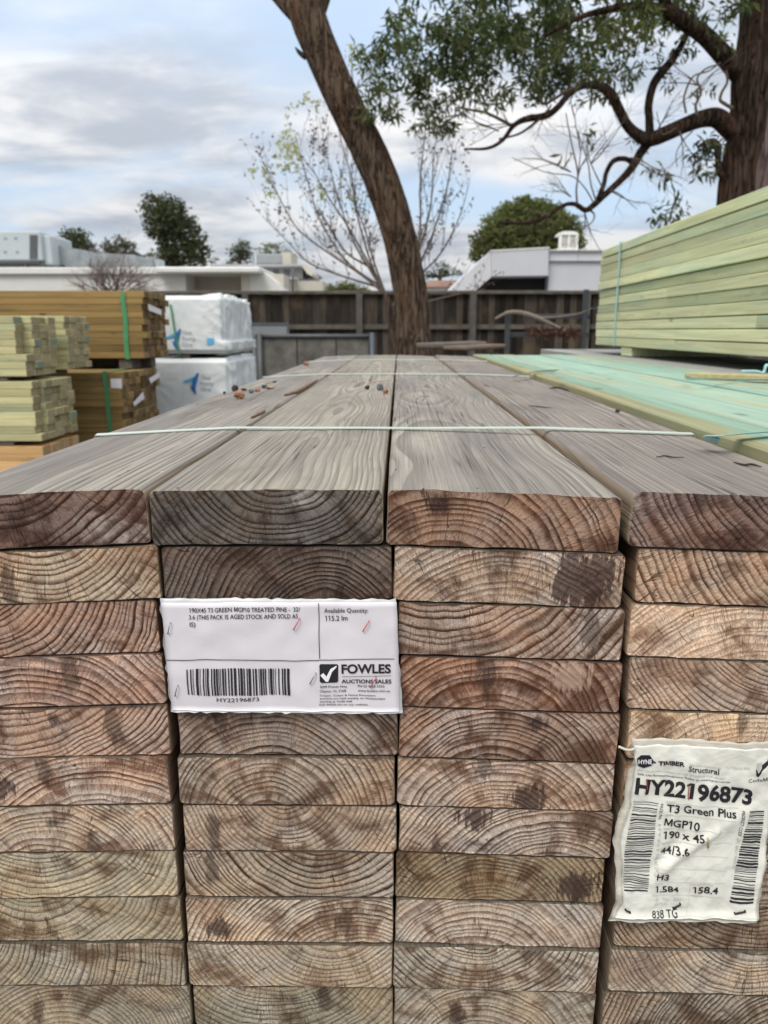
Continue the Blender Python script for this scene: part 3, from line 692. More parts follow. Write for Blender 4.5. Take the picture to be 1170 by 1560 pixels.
def top_z(x):
    best = None
    for c, (xc, zc, roll, w) in tops.items():
        if best is None or abs(x - xc) < abs(x - tops[best][0]): best = c
    xc, zc, roll, w = tops[best]
    return zc + PT / 2 / math.cos(roll) + (x - xc) * math.tan(roll) + 0.0008
def on_top(px, py):
    p = PZ(px, py, TOP)
    for _ in range(6): p = PZ(px, py, top_z(p.x))
    return p

# ------------------------------------------------------------------ straps over the near stack
def top_strap(y, width, label, xl, xr, dip=0.0, lift=0.0015, tl=0.0, xcut=None):
    vs = []; fs = []; n = 60; th = 0.0009
    path = [(xl - 0.002, TOP - 0.50), (xl - 0.002, TOP - 0.2), (xl - 0.002, top_z(xl) - 0.006)]
    prof = []                      # a taut strap lies on the upper hull of the planks
    for k in range(n + 1):
        q = (xl + (xr - xl) * k / n, top_z(xl + (xr - xl) * k / n))
        while len(prof) > 1 and (prof[-1][0] - prof[-2][0]) * (q[1] - prof[-2][1]) - (prof[-1][1] - prof[-2][1]) * (q[0] - prof[-2][0]) >= 0: prof.pop()
        prof.append(q)
    for k in range(n + 1):
        x = xl + (xr - xl) * k / n
        i = max(j for j in range(len(prof)) if prof[j][0] <= x + 1e-9); i = min(i, len(prof) - 2)
        z = prof[i][1] + (prof[i + 1][1] - prof[i][1]) * (x - prof[i][0]) / (prof[i + 1][0] - prof[i][0])
        path.append((x, z + lift + 0.0012 * (0.5 + 0.5 * mnoise.noise((x * 9, y, 2)))))
    path += [(xr + 0.002, top_z(xr) - 0.006), (xr + 0.002, TOP - 0.25)]
    m = MB((0, y, TOP))
    for i, (x, z) in enumerate(path):
        yy = y + 0.004 * mnoise.noise((x * 5, y, 7)) + dip * x
        up = (0, 0, 1) if 2 < i < len(path) - 2 else ((-1, 0, 0) if i <= 2 else (1, 0, 0))
        up = Vector(up)
        tw = tl * (0.6 + 0.4 * mnoise.noise((x * 4, 3, y)))
        a = Vector((x, yy - width / 2, z)) + up * 0.0; b = Vector((x, yy + width / 2, z)) + up * tw
        m.v.extend([a, b, b + up * th, a + up * th])
    for i in range(len(path) - 1):
        q = i * 4
        for e in range(4): m.f.append([q + e, q + (e + 1) % 4, q + 4 + (e + 1) % 4, q + 4 + e]); m.mi.append(0); m.sm.append(False)
    o = m.build('packing_strap', M['strap_white'])
    tag(o, label, 'strap', 'pale straps round the near stack')
    return o
XL = tops[0][0] - tops[0][3] / 2 + 0.001; XR = tops[3][0] + tops[3][3] / 2 - 0.001
top_strap(PZ(600, 655, TOP).y, 0.0085, 'nearest pale green strap, crossing the tops of the four grey planks', XL, XR, 0.0, 0.0004, 0.0016)
top_strap(PZ(600, 571, TOP).y, 0.013, 'middle pale strap across the planks, just beyond the pebbles', XL, XR, 0.0, 0.0006, 0.002)
top_strap(PZ(600, 549, TOP).y, 0.014, 'farthest pale strap, close to the back end of the grey planks', XL, XR, 0.0, 0.001, 0.002)

# ------------------------------------------------------------------ pebbles and splinters lying on the planks
def pebble(px, py, w, h, mat, label, seed):
    p = on_top(px, py + h * 0.35)
    dist = (p - CAM).length; s = w / FPX * dist / 2; sh = h / FPX * dist / 2
    bm = bmesh.new(); bmesh.ops.create_icosphere(bm, subdivisions=2, radius=1.0)
    for v in bm.verts:
        c = v.co.copy()
        k = 1 + 0.42 * mnoise.noise(c * 1.3 + Vector((seed * 3.1, 0, 0))) + 0.22 * mnoise.noise(c * 3.1 + Vector((0, seed, 0)))
        v.co = Vector((c.x * s * k, c.y * s * 0.8 * k, c.z * sh * k))
    zmin = min(v.co.z for v in bm.verts)
    for v in bm.verts: v.co.z -= zmin
    me = bpy.data.meshes.new('pebble'); bm.to_mesh(me); bm.free()
    me.materials.append(M[mat])
    o = link('pebble', me, None, (p.x, p.y, p.z - 0.0004)); o.rotation_euler = (0, 0, seed * 1.7)
    tag(o, label, 'pebble', 'pebbles lying on the planks')
for i, a in enumerate([
    (365, 604, 21, 12, 'stone_orange', 'largest orange pebble on the leftmost grey plank'),
    (358, 593, 10, 9, 'stone_dark', 'dark pebble right behind the largest orange one'),
    (366, 596, 8, 6, 'stone_tan', 'tiny pinkish pebble touching the largest orange one'),
    (371, 594, 11, 4, 'stone_dark', 'flat black pebble between the orange and blue grey pebbles'),
    (383, 597, 9, 7, 'stone_grey', 'blue grey pebble on the leftmost plank'),
    (392, 595, 10, 5, 'stone_orange', 'small orange chip beside the blue grey pebble'),
    (403, 590, 10, 5, 'stone_dark', 'dark pebble in front of the long tan chip'),
    (411, 591, 15, 5, 'stone_tan', 'long flat tan chip on the leftmost plank'),
    (418, 582, 6, 3, 'stone_dark', 'tiny dark pebble just before the middle strap'),
    (342, 599, 5, 4, 'stone_dark', 'single black pebble at the left edge of the planks'),
    (467, 555, 9, 6, 'stone_orange', 'far orange pebble near the farthest strap on the left'),
    (560, 591, 10, 6, 'stone_dark', 'dark flat pebble alone on the second plank'),
    (579, 591, 10, 10, 'stone_grey', 'rounded blue grey pebble beside the plank joint'),
    (587, 597, 12, 7, 'stone_orange', 'orange pebble leaning on a blue grey one by the joint'),
    (645, 745, 4, 3, 'stone_dark', 'speck of black grit at the front edge of the third plank'),
    (738, 682, 4, 2, 'stone_dark', 'speck of black grit behind the third plank end'),
    (941, 626, 9, 5, 'stone_dark', 'black fleck on the edge beside the aqua boards'),
]): pebble(*a, seed=i + 1)
def splinter(pts, w, mat, label, th=0.6):
    q = [on_top(x, y) for x, y in pts]
    m = MB(q[0]); n = len(q)
    pts3 = catmull([p + Vector((0, 0, w * 0.45)) for p in q], 4)
    rad = [w * (0.35 + 0.65 * math.sin(math.pi * min(0.98, max(0.06, i / (len(pts3) - 1))))) for i in range(len(pts3))]
    m.tube(pts3, rad, 6, rough=lambda p, a, i: 0.35 * mnoise.noise((p.x * 160, p.y * 90, a)))
    tag(m.build('wood_splinter', M[mat]), label, 'splinter', 'splinters on the planks')
splinter([(434, 603), (452, 598), (470, 588), (484, 579)], 0.0042, 'splinter', 'long brown bark splinter lying along the joint by the pebbles')
splinter([(383, 637), (396, 631), (404, 627)], 0.003, 'splinter', 'short brown splinter in the joint behind the nearest strap')
splinter([(566, 581), (580, 580), (595, 579)], 0.0016, 'bleached', 'thin bleached sliver on the second plank beyond the pebbles')
splinter([(805, 618), (822, 620), (842, 622)], 0.0010, 'torn', 'torn dark sliver midway along the rightmost grey plank')
splinter([(838, 592), (850, 591), (866, 595)], 0.0022, 'torn', 'dark bark flake by the aqua pack edge beyond the nearest strap')
splinter([(1000, 697), (1012, 695), (1024, 697), (1042, 697)], 0.0009, 'torn', 'torn dark splinter on the rightmost grey plank')
splinter([(1118, 705), (1134, 709), (1146, 708), (1160, 712)], 0.0013, 'torn', 'ragged dark splinter at the frame side of the rightmost plank')

# ------------------------------------------------------------------ printed labels
_tc = {}
def glyphs(s, bold):
    cu = bpy.data.curves.new('lettering', 'FONT'); cu.body = s; cu.size = 1.0; cu.offset = bold; cu.resolution_u = 3
    ob = bpy.data.objects.new('lettering', cu); C.objects.link(ob)
    dg = bpy.context.evaluated_depsgraph_get(); dg.update()
    me = ob.evaluated_get(dg).to_mesh()
    vs = [list(v.co[:2]) for v in me.vertices]; fs = [tuple(p.vertices) for p in me.polygons]
    ob.evaluated_get(dg).to_mesh_clear()
    bpy.data.objects.remove(ob); bpy.data.curves.remove(cu)
    return vs, fs
def text2d(s, bold=0.0):
    key = (s, bold)
    if key not in _tc:
        vs, fs = glyphs(s, bold)
        flags = []
        if '1' in s:                 # the built-in figure one is a bare stroke: give it its flag
            o1 = [v[0] for v in glyphs('1', bold)[0]]; sw = max(o1) - min(o1)
            for i, ch in enumerate(s):
                if ch == '1':
                    xr = max(v[0] for v in glyphs(s[:i + 1], bold)[0]); xl = xr - sw
                    flags.append([(xl - 0.001, 0.727), (xl - 0.001, 0.60), (xl - 0.15, 0.52), (xl - 0.15, 0.60)])
        if 'M' in s:                 # and its M overlaps itself: redraw that letter as one outline
            om = [v[0] for v in glyphs('M', bold)[0]]; mw = max(om) - min(om)
            for i, ch in enumerate(s):
                if ch == 'M':
                    xr = max(v[0] for v in glyphs(s[:i + 1], bold)[0]); xl = xr - mw; st = 0.10 + bold; t = 0.727 + bold
                    fs = [f for f in fs if not (xl - 0.01 < sum(vs[k][0] for k in f) / len(f) < xr + 0.01)]
                    xm = (xl + xr) / 2; n0 = len(vs)
                    vs.extend([[xl, 0], [xl, t], [xl + st * 1.15, t], [xm, 0.26], [xr - st * 1.15, t], [xr, t], [xr, 0], [xr - st, 0], [xr - st, t - 0.26], [xm + st * .35, 0.05], [xm - st * .35, 0.05], [xl + st, t - 0.26], [xl + st, 0]])
                    fs.append(tuple(range(n0, n0 + 13)))
        for f in flags:
            fs.append(tuple(range(len(vs), len(vs) + 4))); vs.extend([list(p) for p in f])
        vs = np.array(vs)
        x0, x1 = vs[:, 0].min(), vs[:, 0].max()
        vs[:, 0] = (vs[:, 0] - x0) / max(1e-6, x1 - x0); vs[:, 1] /= 0.727
        _tc[key] = (vs, fs)
    return _tc[key]
class Sheet:
    """a flat or crumpled sheet: local u to the right, v down, in the units of its own drawing"""
    def __init__(s, p00, p10, p01, p11, size, bumpf=None, normal=(0, -1, 0), skin=0.0):
        s.p = [Vector(x) for x in (p00, p10, p01, p11)]; s.size = size; s.b = bumpf; s.nrm = Vector(normal).normalized(); s.wob = skin
    def at(s, u, v, lift=0.0):
        lu, lv = u, v
        if s.wob:
            u, v = u + s.wob * mnoise.noise((lu * 0.011, lv * 0.011, 2.2)), v + s.wob * mnoise.noise((lu * 0.011, lv * 0.011, 7.7))
        a, b = u / s.size[0], v / s.size[1]
        q = (s.p[0] * (1 - a) + s.p[1] * a) * (1 - b) + (s.p[2] * (1 - a) + s.p[3] * a) * b
        return q + s.nrm * ((s.b(u, v) if s.b else 0.0) + lift)
    def text(s, mb, t, x0, y, x1, cap, mi=0, rot=0.0, bold=0.0, lift=0.0004):
        vs, fs = text2d(t, bold); c, sn = math.cos(R(rot)), math.sin(R(rot)); W = x1 - x0
        pts = []
        for a, b in vs:
            du, dv = a * W, -b * cap
            pts.append(s.at(x0 + du * c - dv * sn, y + du * sn + dv * c, lift))
        mb.add(pts, fs, mi)
    def quad(s, mb, pts, mi=0, lift=0.0004, n=1):
        """pts: 4 corners; n cuts along the first edge so that it follows creases"""
        a, b, c, d = [Vector((*p, 0)) for p in pts]
        vs = []; fs = []
        for k in range(n + 1):
            t = k / n; p = a.lerp(b, t); q = d.lerp(c, t)
            vs += [s.at(p.x, p.y, lift), s.at(q.x, q.y, lift)]
        for k in range(n): fs.append((2 * k, 2 * k + 2, 2 * k + 3, 2 * k + 1))
        mb.add(vs, fs, mi)
    def line(s, mb, x0, y0, x1, y1, w, mi=0, lift=0.0004, n=12):
        dx, dy = x1 - x0, y1 - y0; l = math.hypot(dx, dy); nx, ny = -dy / l * w / 2, dx / l * w / 2
        s.quad(mb, [(x0 + nx, y0 + ny), (x1 + nx, y1 + ny), (x1 - nx, y1 - ny), (x0 - nx, y0 - ny)], mi, lift, n)
    def poly(s, mb, pts, mi=0, lift=0.0004):
        mb.add([s.at(x, y, lift) for x, y in pts], [tuple(range(len(pts)))], mi)
    def grid(s, mb, outline, nu, nv, mi=0, lift=0.0, thick=0.0003):
        """outline(u, v in 0..1) -> drawing units; a sheet with thickness"""
        top = [s.at(*outline(i / nu, j / nv), lift) for j in range(nv + 1) for i in range(nu + 1)]
        k = len(top); vs = top + [p - s.nrm * thick for p in top]; fs = []
        I = lambda i, j: j * (nu + 1) + i
        for j in range(nv):
            for i in range(nu):
                f = (I(i, j), I(i, j + 1), I(i + 1, j + 1), I(i + 1, j)); fs.append(f); fs.append(tuple(x + k for x in reversed(f)))
        for i in range(nu):
            for j in (0, nv): fs.append((I(i, j), I(i + 1, j), I(i + 1, j) + k, I(i, j) + k))
        for j in range(nv):
            for i in (0, nu): fs.append((I(i, j), I(i, j + 1), I(i, j + 1) + k, I(i, j) + k))
        mb.add(vs, fs, mi, True)
def front(px, py, off): 
    d_ = ray(px, py); return CAM + d_ * ((-off - CAM.y) / d_.y)

# --- the auction label
z2p = lambda zx, zy: (230 + zx / 3.0, 900 + zy / 3.0)
def fw_b(u, v):
    return 0.0012 * mnoise.noise((u * 0.004, v * 0.006, 3.3)) + 0.0006 * mnoise.noise((u * 0.012, v * 0.012, 9.1))
cs = [front(*z2p(0, 0), 0.0085), front(*z2p(1170, 0), 0.0085), front(*z2p(0, 600), 0.0085), front(*z2p(1170, 600), 0.0085)]
S = Sheet(*cs, (1170, 600), lambda u, v: 1.3 * fw_b(u, v), skin=3.0)
lab = MB(S.at(585, 300)); 
ql = lambda c: (lambda a, b: tuple((1 - b) * ((1 - a) * c[0][i] + a * c[1][i]) + b * ((1 - a) * c[3][i] + a * c[2][i]) for i in (0, 1)))
def rag(f, amp, fr):
    def h(a, b):
        x, y = f(a, b)
        e = min(a, 1 - a, b, 1 - b)
        if e < 1e-6: x += amp * mnoise.noise((x * fr, y * fr, 1.1)); y += amp * mnoise.noise((x * fr, y * fr, 5.1))
        return x, y
    return h
root = empty('auction_label', S.at(585, 300), 'clean white auction label with barcode stapled over the second column of plank ends', 'label')
def kid(mb, name, mats, root):
    o = mb.build(name, mats, root); return o
def rounded(c, r=0.02):
    f = ql(c)
    def h(a, b):
        x, y = f(a, b)
        return x, y
    return h
sl = MB(S.at(585, 300)); S.grid(sl, rag(ql([(38, 36), (1116, 40), (1149, 563), (90, 558)]), 9, 0.03), 40, 20, lift=-0.0012, thick=0.0006); kid(sl, 'plastic_sleeve', M['sleeve'], root)
pp = MB(S.at(585, 300)); S.grid(pp, rag(ql([(47, 54), (1124, 50), (1136, 552), (96, 548)]), 2, 0.01), 40, 20, lift=-0.0004); kid(pp, 'paper', M['paper'], root)
ink = MB(S.at(585, 300))
S.line(ink, 72, 309, 770, 314, 3.2, n=24); S.line(ink, 770, 312, 1112, 304, 3.2, n=12); S.line(ink, 766, 54, 774, 306, 3.2, n=8)
S.text(ink, '190X45 T3 GREEN MGP10 TREATED PINE -  32/', 174, 95, 684, 20, rot=-0.5, bold=0.008)
S.text(ink, '3.6 (THIS PACK IS AGED STOCK AND SOLD AS', 174, 126, 674, 20, rot=-0.7, bold=0.008)
S.text(ink, 'IS)', 178, 158, 204, 20, bold=0.008)
S.text(ink, 'Available Quantity:', 793, 98, 993, 20, rot=-1.0, bold=0.006); S.text(ink, '115.2 lm', 796, 134, 898, 24, rot=-0.6, bold=0.006)
rb = random.Random(11); x = 164.0
while x < 634:
    wv = rb.choice((3, 3, 5.5, 5.5, 8, 11)); y0 = 351 - 0.004 * (x - 164); y1 = 473 + 2 * math.sin(x * 0.03)
    S.quad(ink, [(x, y0), (x + 6, y1), (x + 6 + wv, y1), (x + wv, y0)], n=10)
    x += wv + rb.choice((4, 6, 8.5, 11))
S.text(ink, 'HY22196873', 302, 502, 496, 19, rot=-0.3, bold=0.004)
sq = [(772, 335), (778, 330), (852, 330), (858, 335), (857, 407), (851, 414), (780, 414), (772, 408)]
S.poly(ink, sq)
S.text(ink, 'FOWLES', 873, 371, 1097, 41, rot=-0.6, bold=0.03); S.line(ink, 875, 387, 1097, 382, 1.8)
S.text(ink, 'AUCTIONS SALES', 873, 417, 1098, 18, rot=-0.2, bold=0.022)
S.text(ink, '2099 Princes Hwy', 772, 438, 898, 11.5, bold=0.006); S.text(ink, 'Clayton, Vic 3168', 772, 458, 893, 11.5, bold=0.006)
S.text(ink, 'PH 03 9265 5555', 945, 436, 1068, 11.5, bold=0.006); S.text(ink, 'www.fowles.com.au', 945, 457, 1092, 11.5, bold=0.006)
for k, (t, xe) in enumerate([('Cooper, Timber & Home Renovators', 1028), ('auctions are held weekly on Wednesdays', 1070), ('starting at 10:00 AM', 920), ('Full details are on our website.', 995)]):
    S.text(ink, t, 772, 477 + k * 14.5, xe, 8.5, bold=0.008)
kid(ink, 'printing', M['ink'], root)
ck = MB(S.at(585, 300)); S.poly(ck, [(775, 379), (789, 369), (803, 386), (822, 352), (850, 336), (852, 341), (829, 366), (811, 409), (800, 409)], lift=0.0007); kid(ck, 'tick_mark', M['white_print'], root)
for zx, zy, mt in ((86, 165, 'staple'), (668, 146, 'staple_red'), (984, 154, 'staple_red'), (742, 391, 'staple'), (118, 451, 'staple'), (1017, 410, 'staple_red')):
    s_ = MB(S.at(585, 300)); dx, dy = (6, 24) if zx < 200 else (13, 23)
    a, b = S.at(zx + dx, zy - dy, 0.0011), S.at(zx - dx, zy + dy, 0.0011)
    back = Vector((0, 0.004, 0))
    s_.tube([a + back, a + Vector((0, -0.0006, 0)), a.lerp(b, 0.5) + Vector((0, -0.0012, 0)), b + Vector((0, -0.0006, 0)), b + back], 0.00048, 6); kid(s_, 'staple', M[mt], root)

# --- the old maker's label
K = 250 / 1170.0
z2q = lambda zx, zy: (920 + zx * K, 1120 + zy * K)
def hy_b(u, v):
    f = 0.0016 * mnoise.noise((u * 0.0042, v * 0.0036, 1.7)) + 0.0013 * mnoise.noise((u * 0.010, v * 0.0075, 4.2)) + 0.0004 * mnoise.noise((u * 0.03, v * 0.03, 8.0))
    f += 0.0022 * math.exp(-(((u - 760) * 0.55 + (v - 700) * 0.83) / 34) ** 2) * (1 if 380 < u < 820 else 0.3)     # the slanting crease
    f -= 0.0016 * math.exp(-(((u - 430) * 0.75 + (v - 860) * 0.66) / 30) ** 2) * math.exp(-((u - 440) / 160) ** 2)
    f += 0.0016 * math.exp(-((u - 160) / 45) ** 2) * math.exp(-((v - 620) / 330) ** 2)
    f += 0.0018 * math.exp(-((v - 1290) / 25) ** 2)
    return f
hs = [front(*z2q(0, 0), 0.0105), front(*z2q(1400, 0), 0.0105), front(*z2q(0, 1404), 0.0105), front(*z2q(1400, 1404), 0.0105)]
H = Sheet(*hs, (1400, 1404), lambda u, v: 1.45 * hy_b(u, v), skin=8.0)
c0 = H.at(640, 700)
root = empty('timber_label', c0, 'crumpled cream pack label with barcodes and pack number stapled over the rightmost plank column', 'label')
def hy_out(a, b):
    # left side bulges, bottom edge folded: the sheet is not a rectangle
    L = [(208, 60), (225, 180), (205, 330), (188, 480), (130, 640), (112, 740), (130, 900), (138, 1060), (128, 1180), (78, 1292)]
    Rr = [(1262, 95), (1250, 200), (1226, 330), (1205, 480), (1182, 640), (1165, 740), (1150, 900), (1128, 1020), (1092, 1200), (1080, 1300)]
    def at(tab, t):
        f = t * (len(tab) - 1); i = min(int(f), len(tab) - 2); k = f - i
        return tab[i][0] + (tab[i + 1][0] - tab[i][0]) * k, tab[i][1] + (tab[i + 1][1] - tab[i][1]) * k
    p, q = at(L, b), at(Rr, b)
    return p[0] + (q[0] - p[0]) * a, p[1] + (q[1] - p[1]) * a
def hy_sleeve(a, b):
    x, y = hy_out(a, b); x += (a - 0.5) * 2 * (10 + 34 * (b > 0.15) * (a < 0.5)) ; y += (b - 0.5) * 2 * 38
    return x, y
sl = MB(c0); H.grid(sl, rag(hy_sleeve, 16, 0.013), 50, 60, lift=-0.0015, thick=0.0005); kid(sl, 'plastic_sleeve', M['old_sleeve'], root)
pp = MB(c0); H.grid(pp, rag(hy_out, 5, 0.02), 60, 70, lift=-0.0004); kid(pp, 'paper', M['cream_paper'], root)
ink = MB(c0); gy = MB(c0)
A = 6.4
H.poly(ink, [(232, 150), (262, 122), (330, 128), (362, 176), (335, 205), (280, 220), (240, 205)])
H.text(ink, 'TIMBER', 388, 200, 572, 31, rot=3.0, bold=0.04)
H.poly(ink, [(364, 172), (374, 180), (364, 188), (358, 180)])
H.text(ink, 'Structural', 604, 244, 822, 40, rot=5.0, bold=0.014)
H.text(gy, 'Info: www.hyne.com.au', 610, 200, 838, 15, rot=6.5); H.text(gy, 'Tel 1300 30 4963', 866, 226, 1040, 17, rot=1.5)
H.text(gy, 'For more information on our products and design', 240, 240, 870, 13, rot=5.2, bold=0.01)
H.text(ink, 'Safe Use Recommendations: Refer to www.hyne.com.au', 240, 270, 905, 13, rot=5.0, bold=0.01)
H.text(ink, 'HY22196873', 222, 396, 1058, 106, rot=5.2, bold=0.034)
H.text(ink, 'T3 Green Plus', 452, 528, 944, 56, rot=4.2, bold=0.018)
H.text(ink, 'MGP10', 434, 628, 684, 54, rot=6.4, bold=0.018); H.text(ink, '190 x 45', 428, 722, 712, 52, rot=3.2, bold=0.018)
H.text(ink, '44/3.6', 410, 834, 606, 52, rot=-2.0, bold=0.018); H.text(ink, 'H3', 378, 1012, 460, 52, rot=1.0, bold=0.016)
H.text(ink, '1.584', 366, 1100, 532, 46, rot=2.0, bold=0.018); H.text(ink, '158.4', 636, 1110, 816, 50, rot=2.0, bold=0.018)
H.text(ink, '838 TG', 342, 1286, 520, 50, rot=-1.5, bold=0.006)
H.text(gy, '05 - May - 2025', 366, 1168, 552, 24, rot=1.5, bold=0.008); H.text(gy, '08:19:36', 360, 1198, 455, 22, rot=1.5, bold=0.008)
H.text(ink, 'PACK No', 402, 470, 510, 24, rot=94, bold=0.004); H.text(gy, 'HY22196873', 392, 615, 765, 22, rot=95, bold=0.004)
H.text(ink, 'PRODUCT CODE', 984, 515, 1165, 24, rot=97, bold=0.004); H.text(gy, '(01) 36152144640291', 950, 715, 1168, 22, rot=97, bold=0.004)
for t, x_, y_ in (('PRODUCT', 448, 462), ('GRADE', 440, 556), ('SIZE', 428, 658), ('PIECES/LENGTH', 412, 757), ('METRES', 392, 862), ('VOLUME', 362, 1042), ('LINEAL METRES', 632, 1048), ('DATE', 342, 1134), ('ORDER No', 622, 1140)):
    H.text(gy, t, x_, y_, x_ + 11 * len(t), 12, rot=3)
for (x0, y0, x1, y1) in ((445, 465, 965, 502), (440, 548, 940, 586), (432, 650, 930, 672), (412, 745, 905, 752), (392, 832, 885, 850), (380, 925, 870, 945), (362, 1020, 860, 1040), (340, 1120, 850, 1145), (620, 1030, 590, 1270), (340, 1210, 590, 1222)):
    H.line(gy, x0, y0, x1, y1, 2.0, n=20)
rb = random.Random(4); t = 0.0
while t < 1:
    w_ = rb.choice((3, 4, 6, 6, 10)); y = 455 + t * 640
    xl = 212 - 75 * min(1, t * 2.1) + 8 * t; xr = 388 - 80 * t
    H.quad(ink, [(xl, y), (xr, y + 12), (xr, y + 12 + w_), (xl, y + w_)], n=14); t += (w_ + rb.choice((7, 9, 12, 17))) / 640
t = 0.0
while t < 1:
    w_ = rb.choice((3, 5, 8, 14)); y = 512 + t * 668
    xl = 1036 - 145 * t; xr = 1146 - 86 * t
    H.quad(ink, [(xl, y), (xr, y + 8), (xr, y + 8 + w_), (xl, y + w_)], n=10); t += (w_ + rb.choice((7, 9, 12, 16))) / 668
H.poly(gy, [(1090, 185), (1122, 178), (1122, 215), (1100, 250), (1090, 225)]); H.poly(ink, [(1084, 225), (1104, 262), (1150, 205), (1236, 165), (1240, 120), (1185, 150), (1126, 215), (1100, 275), (1086, 270)])
H.text(ink, 'CodeMark', 1030, 318, 1225, 24, rot=-6, bold=0.0)
kid(ink, 'printing', M['ink'], root); kid(gy, 'small_printing', M['inkfaint'], root)
wh = MB(c0); H.text(wh, 'HYNE', 241, 186, 342, 34, rot=3, bold=0.03, lift=0.0007); kid(wh, 'logo_lettering', M['white_print'], root)
for q in ((300, 296, 312, 372, 10), (608, 345, 606, 440, 6)):
    rd = MB(c0); H.line(rd, *q, lift=0.0008); kid(rd, 'red_streak', M['inkred'], root)
for (u, v, mt, dx, dy) in ((740, 742, 'staple_old', 2, 36), (166, 1238, 'ink', 16, 10), (520, 1212, 'ink', 24, -16), (965, 1244, 'ink', 34, -10)):
    s_ = MB(c0); a, b = H.at(u - dx, v - dy, 0.0012), H.at(u + dx, v + dy, 0.0012); back = Vector((0, 0.004, 0))
    s_.tube([a + back, a, a.lerp(b, .5), b, b + back], 0.0009, 6); kid(s_, 'staple', M[mt], root)
tw = MB(c0); tw.tube(catmull([H.at(100, 72, 0.002), H.at(160, 84, 0.003), H.at(215, 74, 0.002)], 4), 0.0012, 6); kid(tw, 'tie_string', M['old_sleeve'], root)
# ------------------------------------------------------------------ boards of the other packs
def board_mesh(name, w, L, t, mats, b=0.002):
    """x = thickness across the pack, y = length, z = height; bevelled, a little bowed"""
    bm = bmesh.new(); bmesh.ops.create_cube(bm, size=1.0)
    for v in bm.verts: v.co = Vector((v.co.x * w, (v.co.y + 0.5) * L, v.co.z * t))
    bmesh.ops.bevel(bm, geom=list(bm.edges), offset=b, segments=1, affect='EDGES')
    for f in bm.faces: f.material_index = 1 if abs(f.normal.y) > 0.9 else 0
    me = bpy.data.meshes.new(name); bm.to_mesh(me); bm.free()
    for m in mats: me.materials.append(M[m])
    return me
def side_pack(name, xr, y0, z0, cols, rows, w, t, L, mats, pack, group, seed, jit=0.012, skip=0.0, cat='board', near=None, inset=None, step=None):
    """a pack whose boards run along x; sawn ends face +x at xr; columns go away from the camera"""
    rnd = random.Random(seed)
    me = board_mesh(name, w - 0.0025, L, t - 0.0015, mats)
    hidden = []
    for r in range(rows):
        for c in range(cols):
            j = rnd.uniform(-jit, jit * 0.35)
            if step and c == 0 and r >= step[0]: j = step[1] + rnd.uniform(-.006, .004)
            o = bpy.data.objects.new(name, me); C.objects.link(o)
            o.location = (xr + j, y0 + (c + 0.5) * w + rnd.uniform(-.001, .001), z0 + (r + 0.5) * t)
            o.rotation_euler = (0, 0, R(90))
            rr = rows - 1 - r
            look = 'front board' if c == 0 else ('board %s from the front' % ORD[c])
            lab = '%s of the %s, %s course down' % (look, pack, ORD[rr])
            tag(o, lab, cat, group)
def at_end(px, py, x): return PX(px, py, x)
Y0 = CAM.y
# left, nearest: three packs of pale green pine, the lowest honey coloured
xg = P(44, 575, 4.2).x
side_pack('green_board', xg, Y0 + 4.2, 1.088, 4, 8, 0.095, 0.0385, 2.6, ('green_left', 'green_end'), 'upper green pack', 'boards of the upper green pack', 3, 0.016, step=(3, -0.05))
side_pack('green_board', xg + 0.03, Y0 + 4.66, 1.105, 4, 8, 0.085, 0.0375, 2.6, ('green_left', 'green_end'), 'second green pack behind', 'boards of the second green pack', 4, 0.016)
side_pack('green_board', xg + 0.04, Y0 + 4.2, 0.748, 5, 8, 0.095, 0.0395, 2.6, ('green_left', 'green_end'), 'lower green pack', 'boards of the lower green pack', 5, 0.018, step=(1, -0.03))
side_pack('honey_board', xg + 0.04, Y0 + 4.2, 0.41, 5, 4, 0.095, 0.078, 2.6, ('honey_face', 'honey_end'), 'honey pine pack', 'boards of the honey pine pack', 6, 0.02)
# brown packs
xb1 = P(192, 650, 5.15).x; xb2 = P(222, 500, 5.6).x
side_pack('brown_board', xb1, Y0 + 5.15, 0.625, 9, 10, 0.088, 0.0435, 3.0, ('brown_face', 'brown_end'), 'lower brown pack', 'boards of the lower brown pack', 7, 0.03)
side_pack('brown_board', xb2, Y0 + 5.6, 1.135, 6, 10, 0.095, 0.0452, 3.0, ('brown_face', 'brown_end'), 'upper brown pack', 'boards of the upper brown pack', 8, 0.03)
def bearer(x0, x1, y0, y1, z0, z1, mat, label, name='bearer'):
    c = Vector(((x0 + x1) / 2, (y0 + y1) / 2, z0)); m = MB(c); m.box((x0, y0, z0), (x1, y1, z1))
    tag(bevelled(m.build(name, M[mat]), 0.004), label, 'bearer')
for nm, xr, y0, y1, z0, z1 in (
    ('upper green pack', xg, 4.21, 5.0, 1.0645, 1.0875), ('lower green pack', xg, 4.21, 4.66, 0.7225, 0.7475), ('upper brown pack', xb2, 5.62, 5.84, 1.062, 1.1345)):
    for k, dx in enumerate((0.12, 1.9)):
        bearer(xr - dx - 0.09, xr - dx, Y0 + y0, Y0 + y1, z0, z1, 'old_beam', 'thin dark bearer under the %s, %s its sawn ends' % (nm, 'nearer to' if k == 0 else 'farther from'))
bearer(xb1 - 2.9, xb1 - 0.02, Y0 + 5.85, Y0 + 5.95, 1.062, 1.1345, 'old_beam', 'added dark bearer filling the gap between the two brown packs with shade')  # added filler: makes the gap between the packs read as dark shade
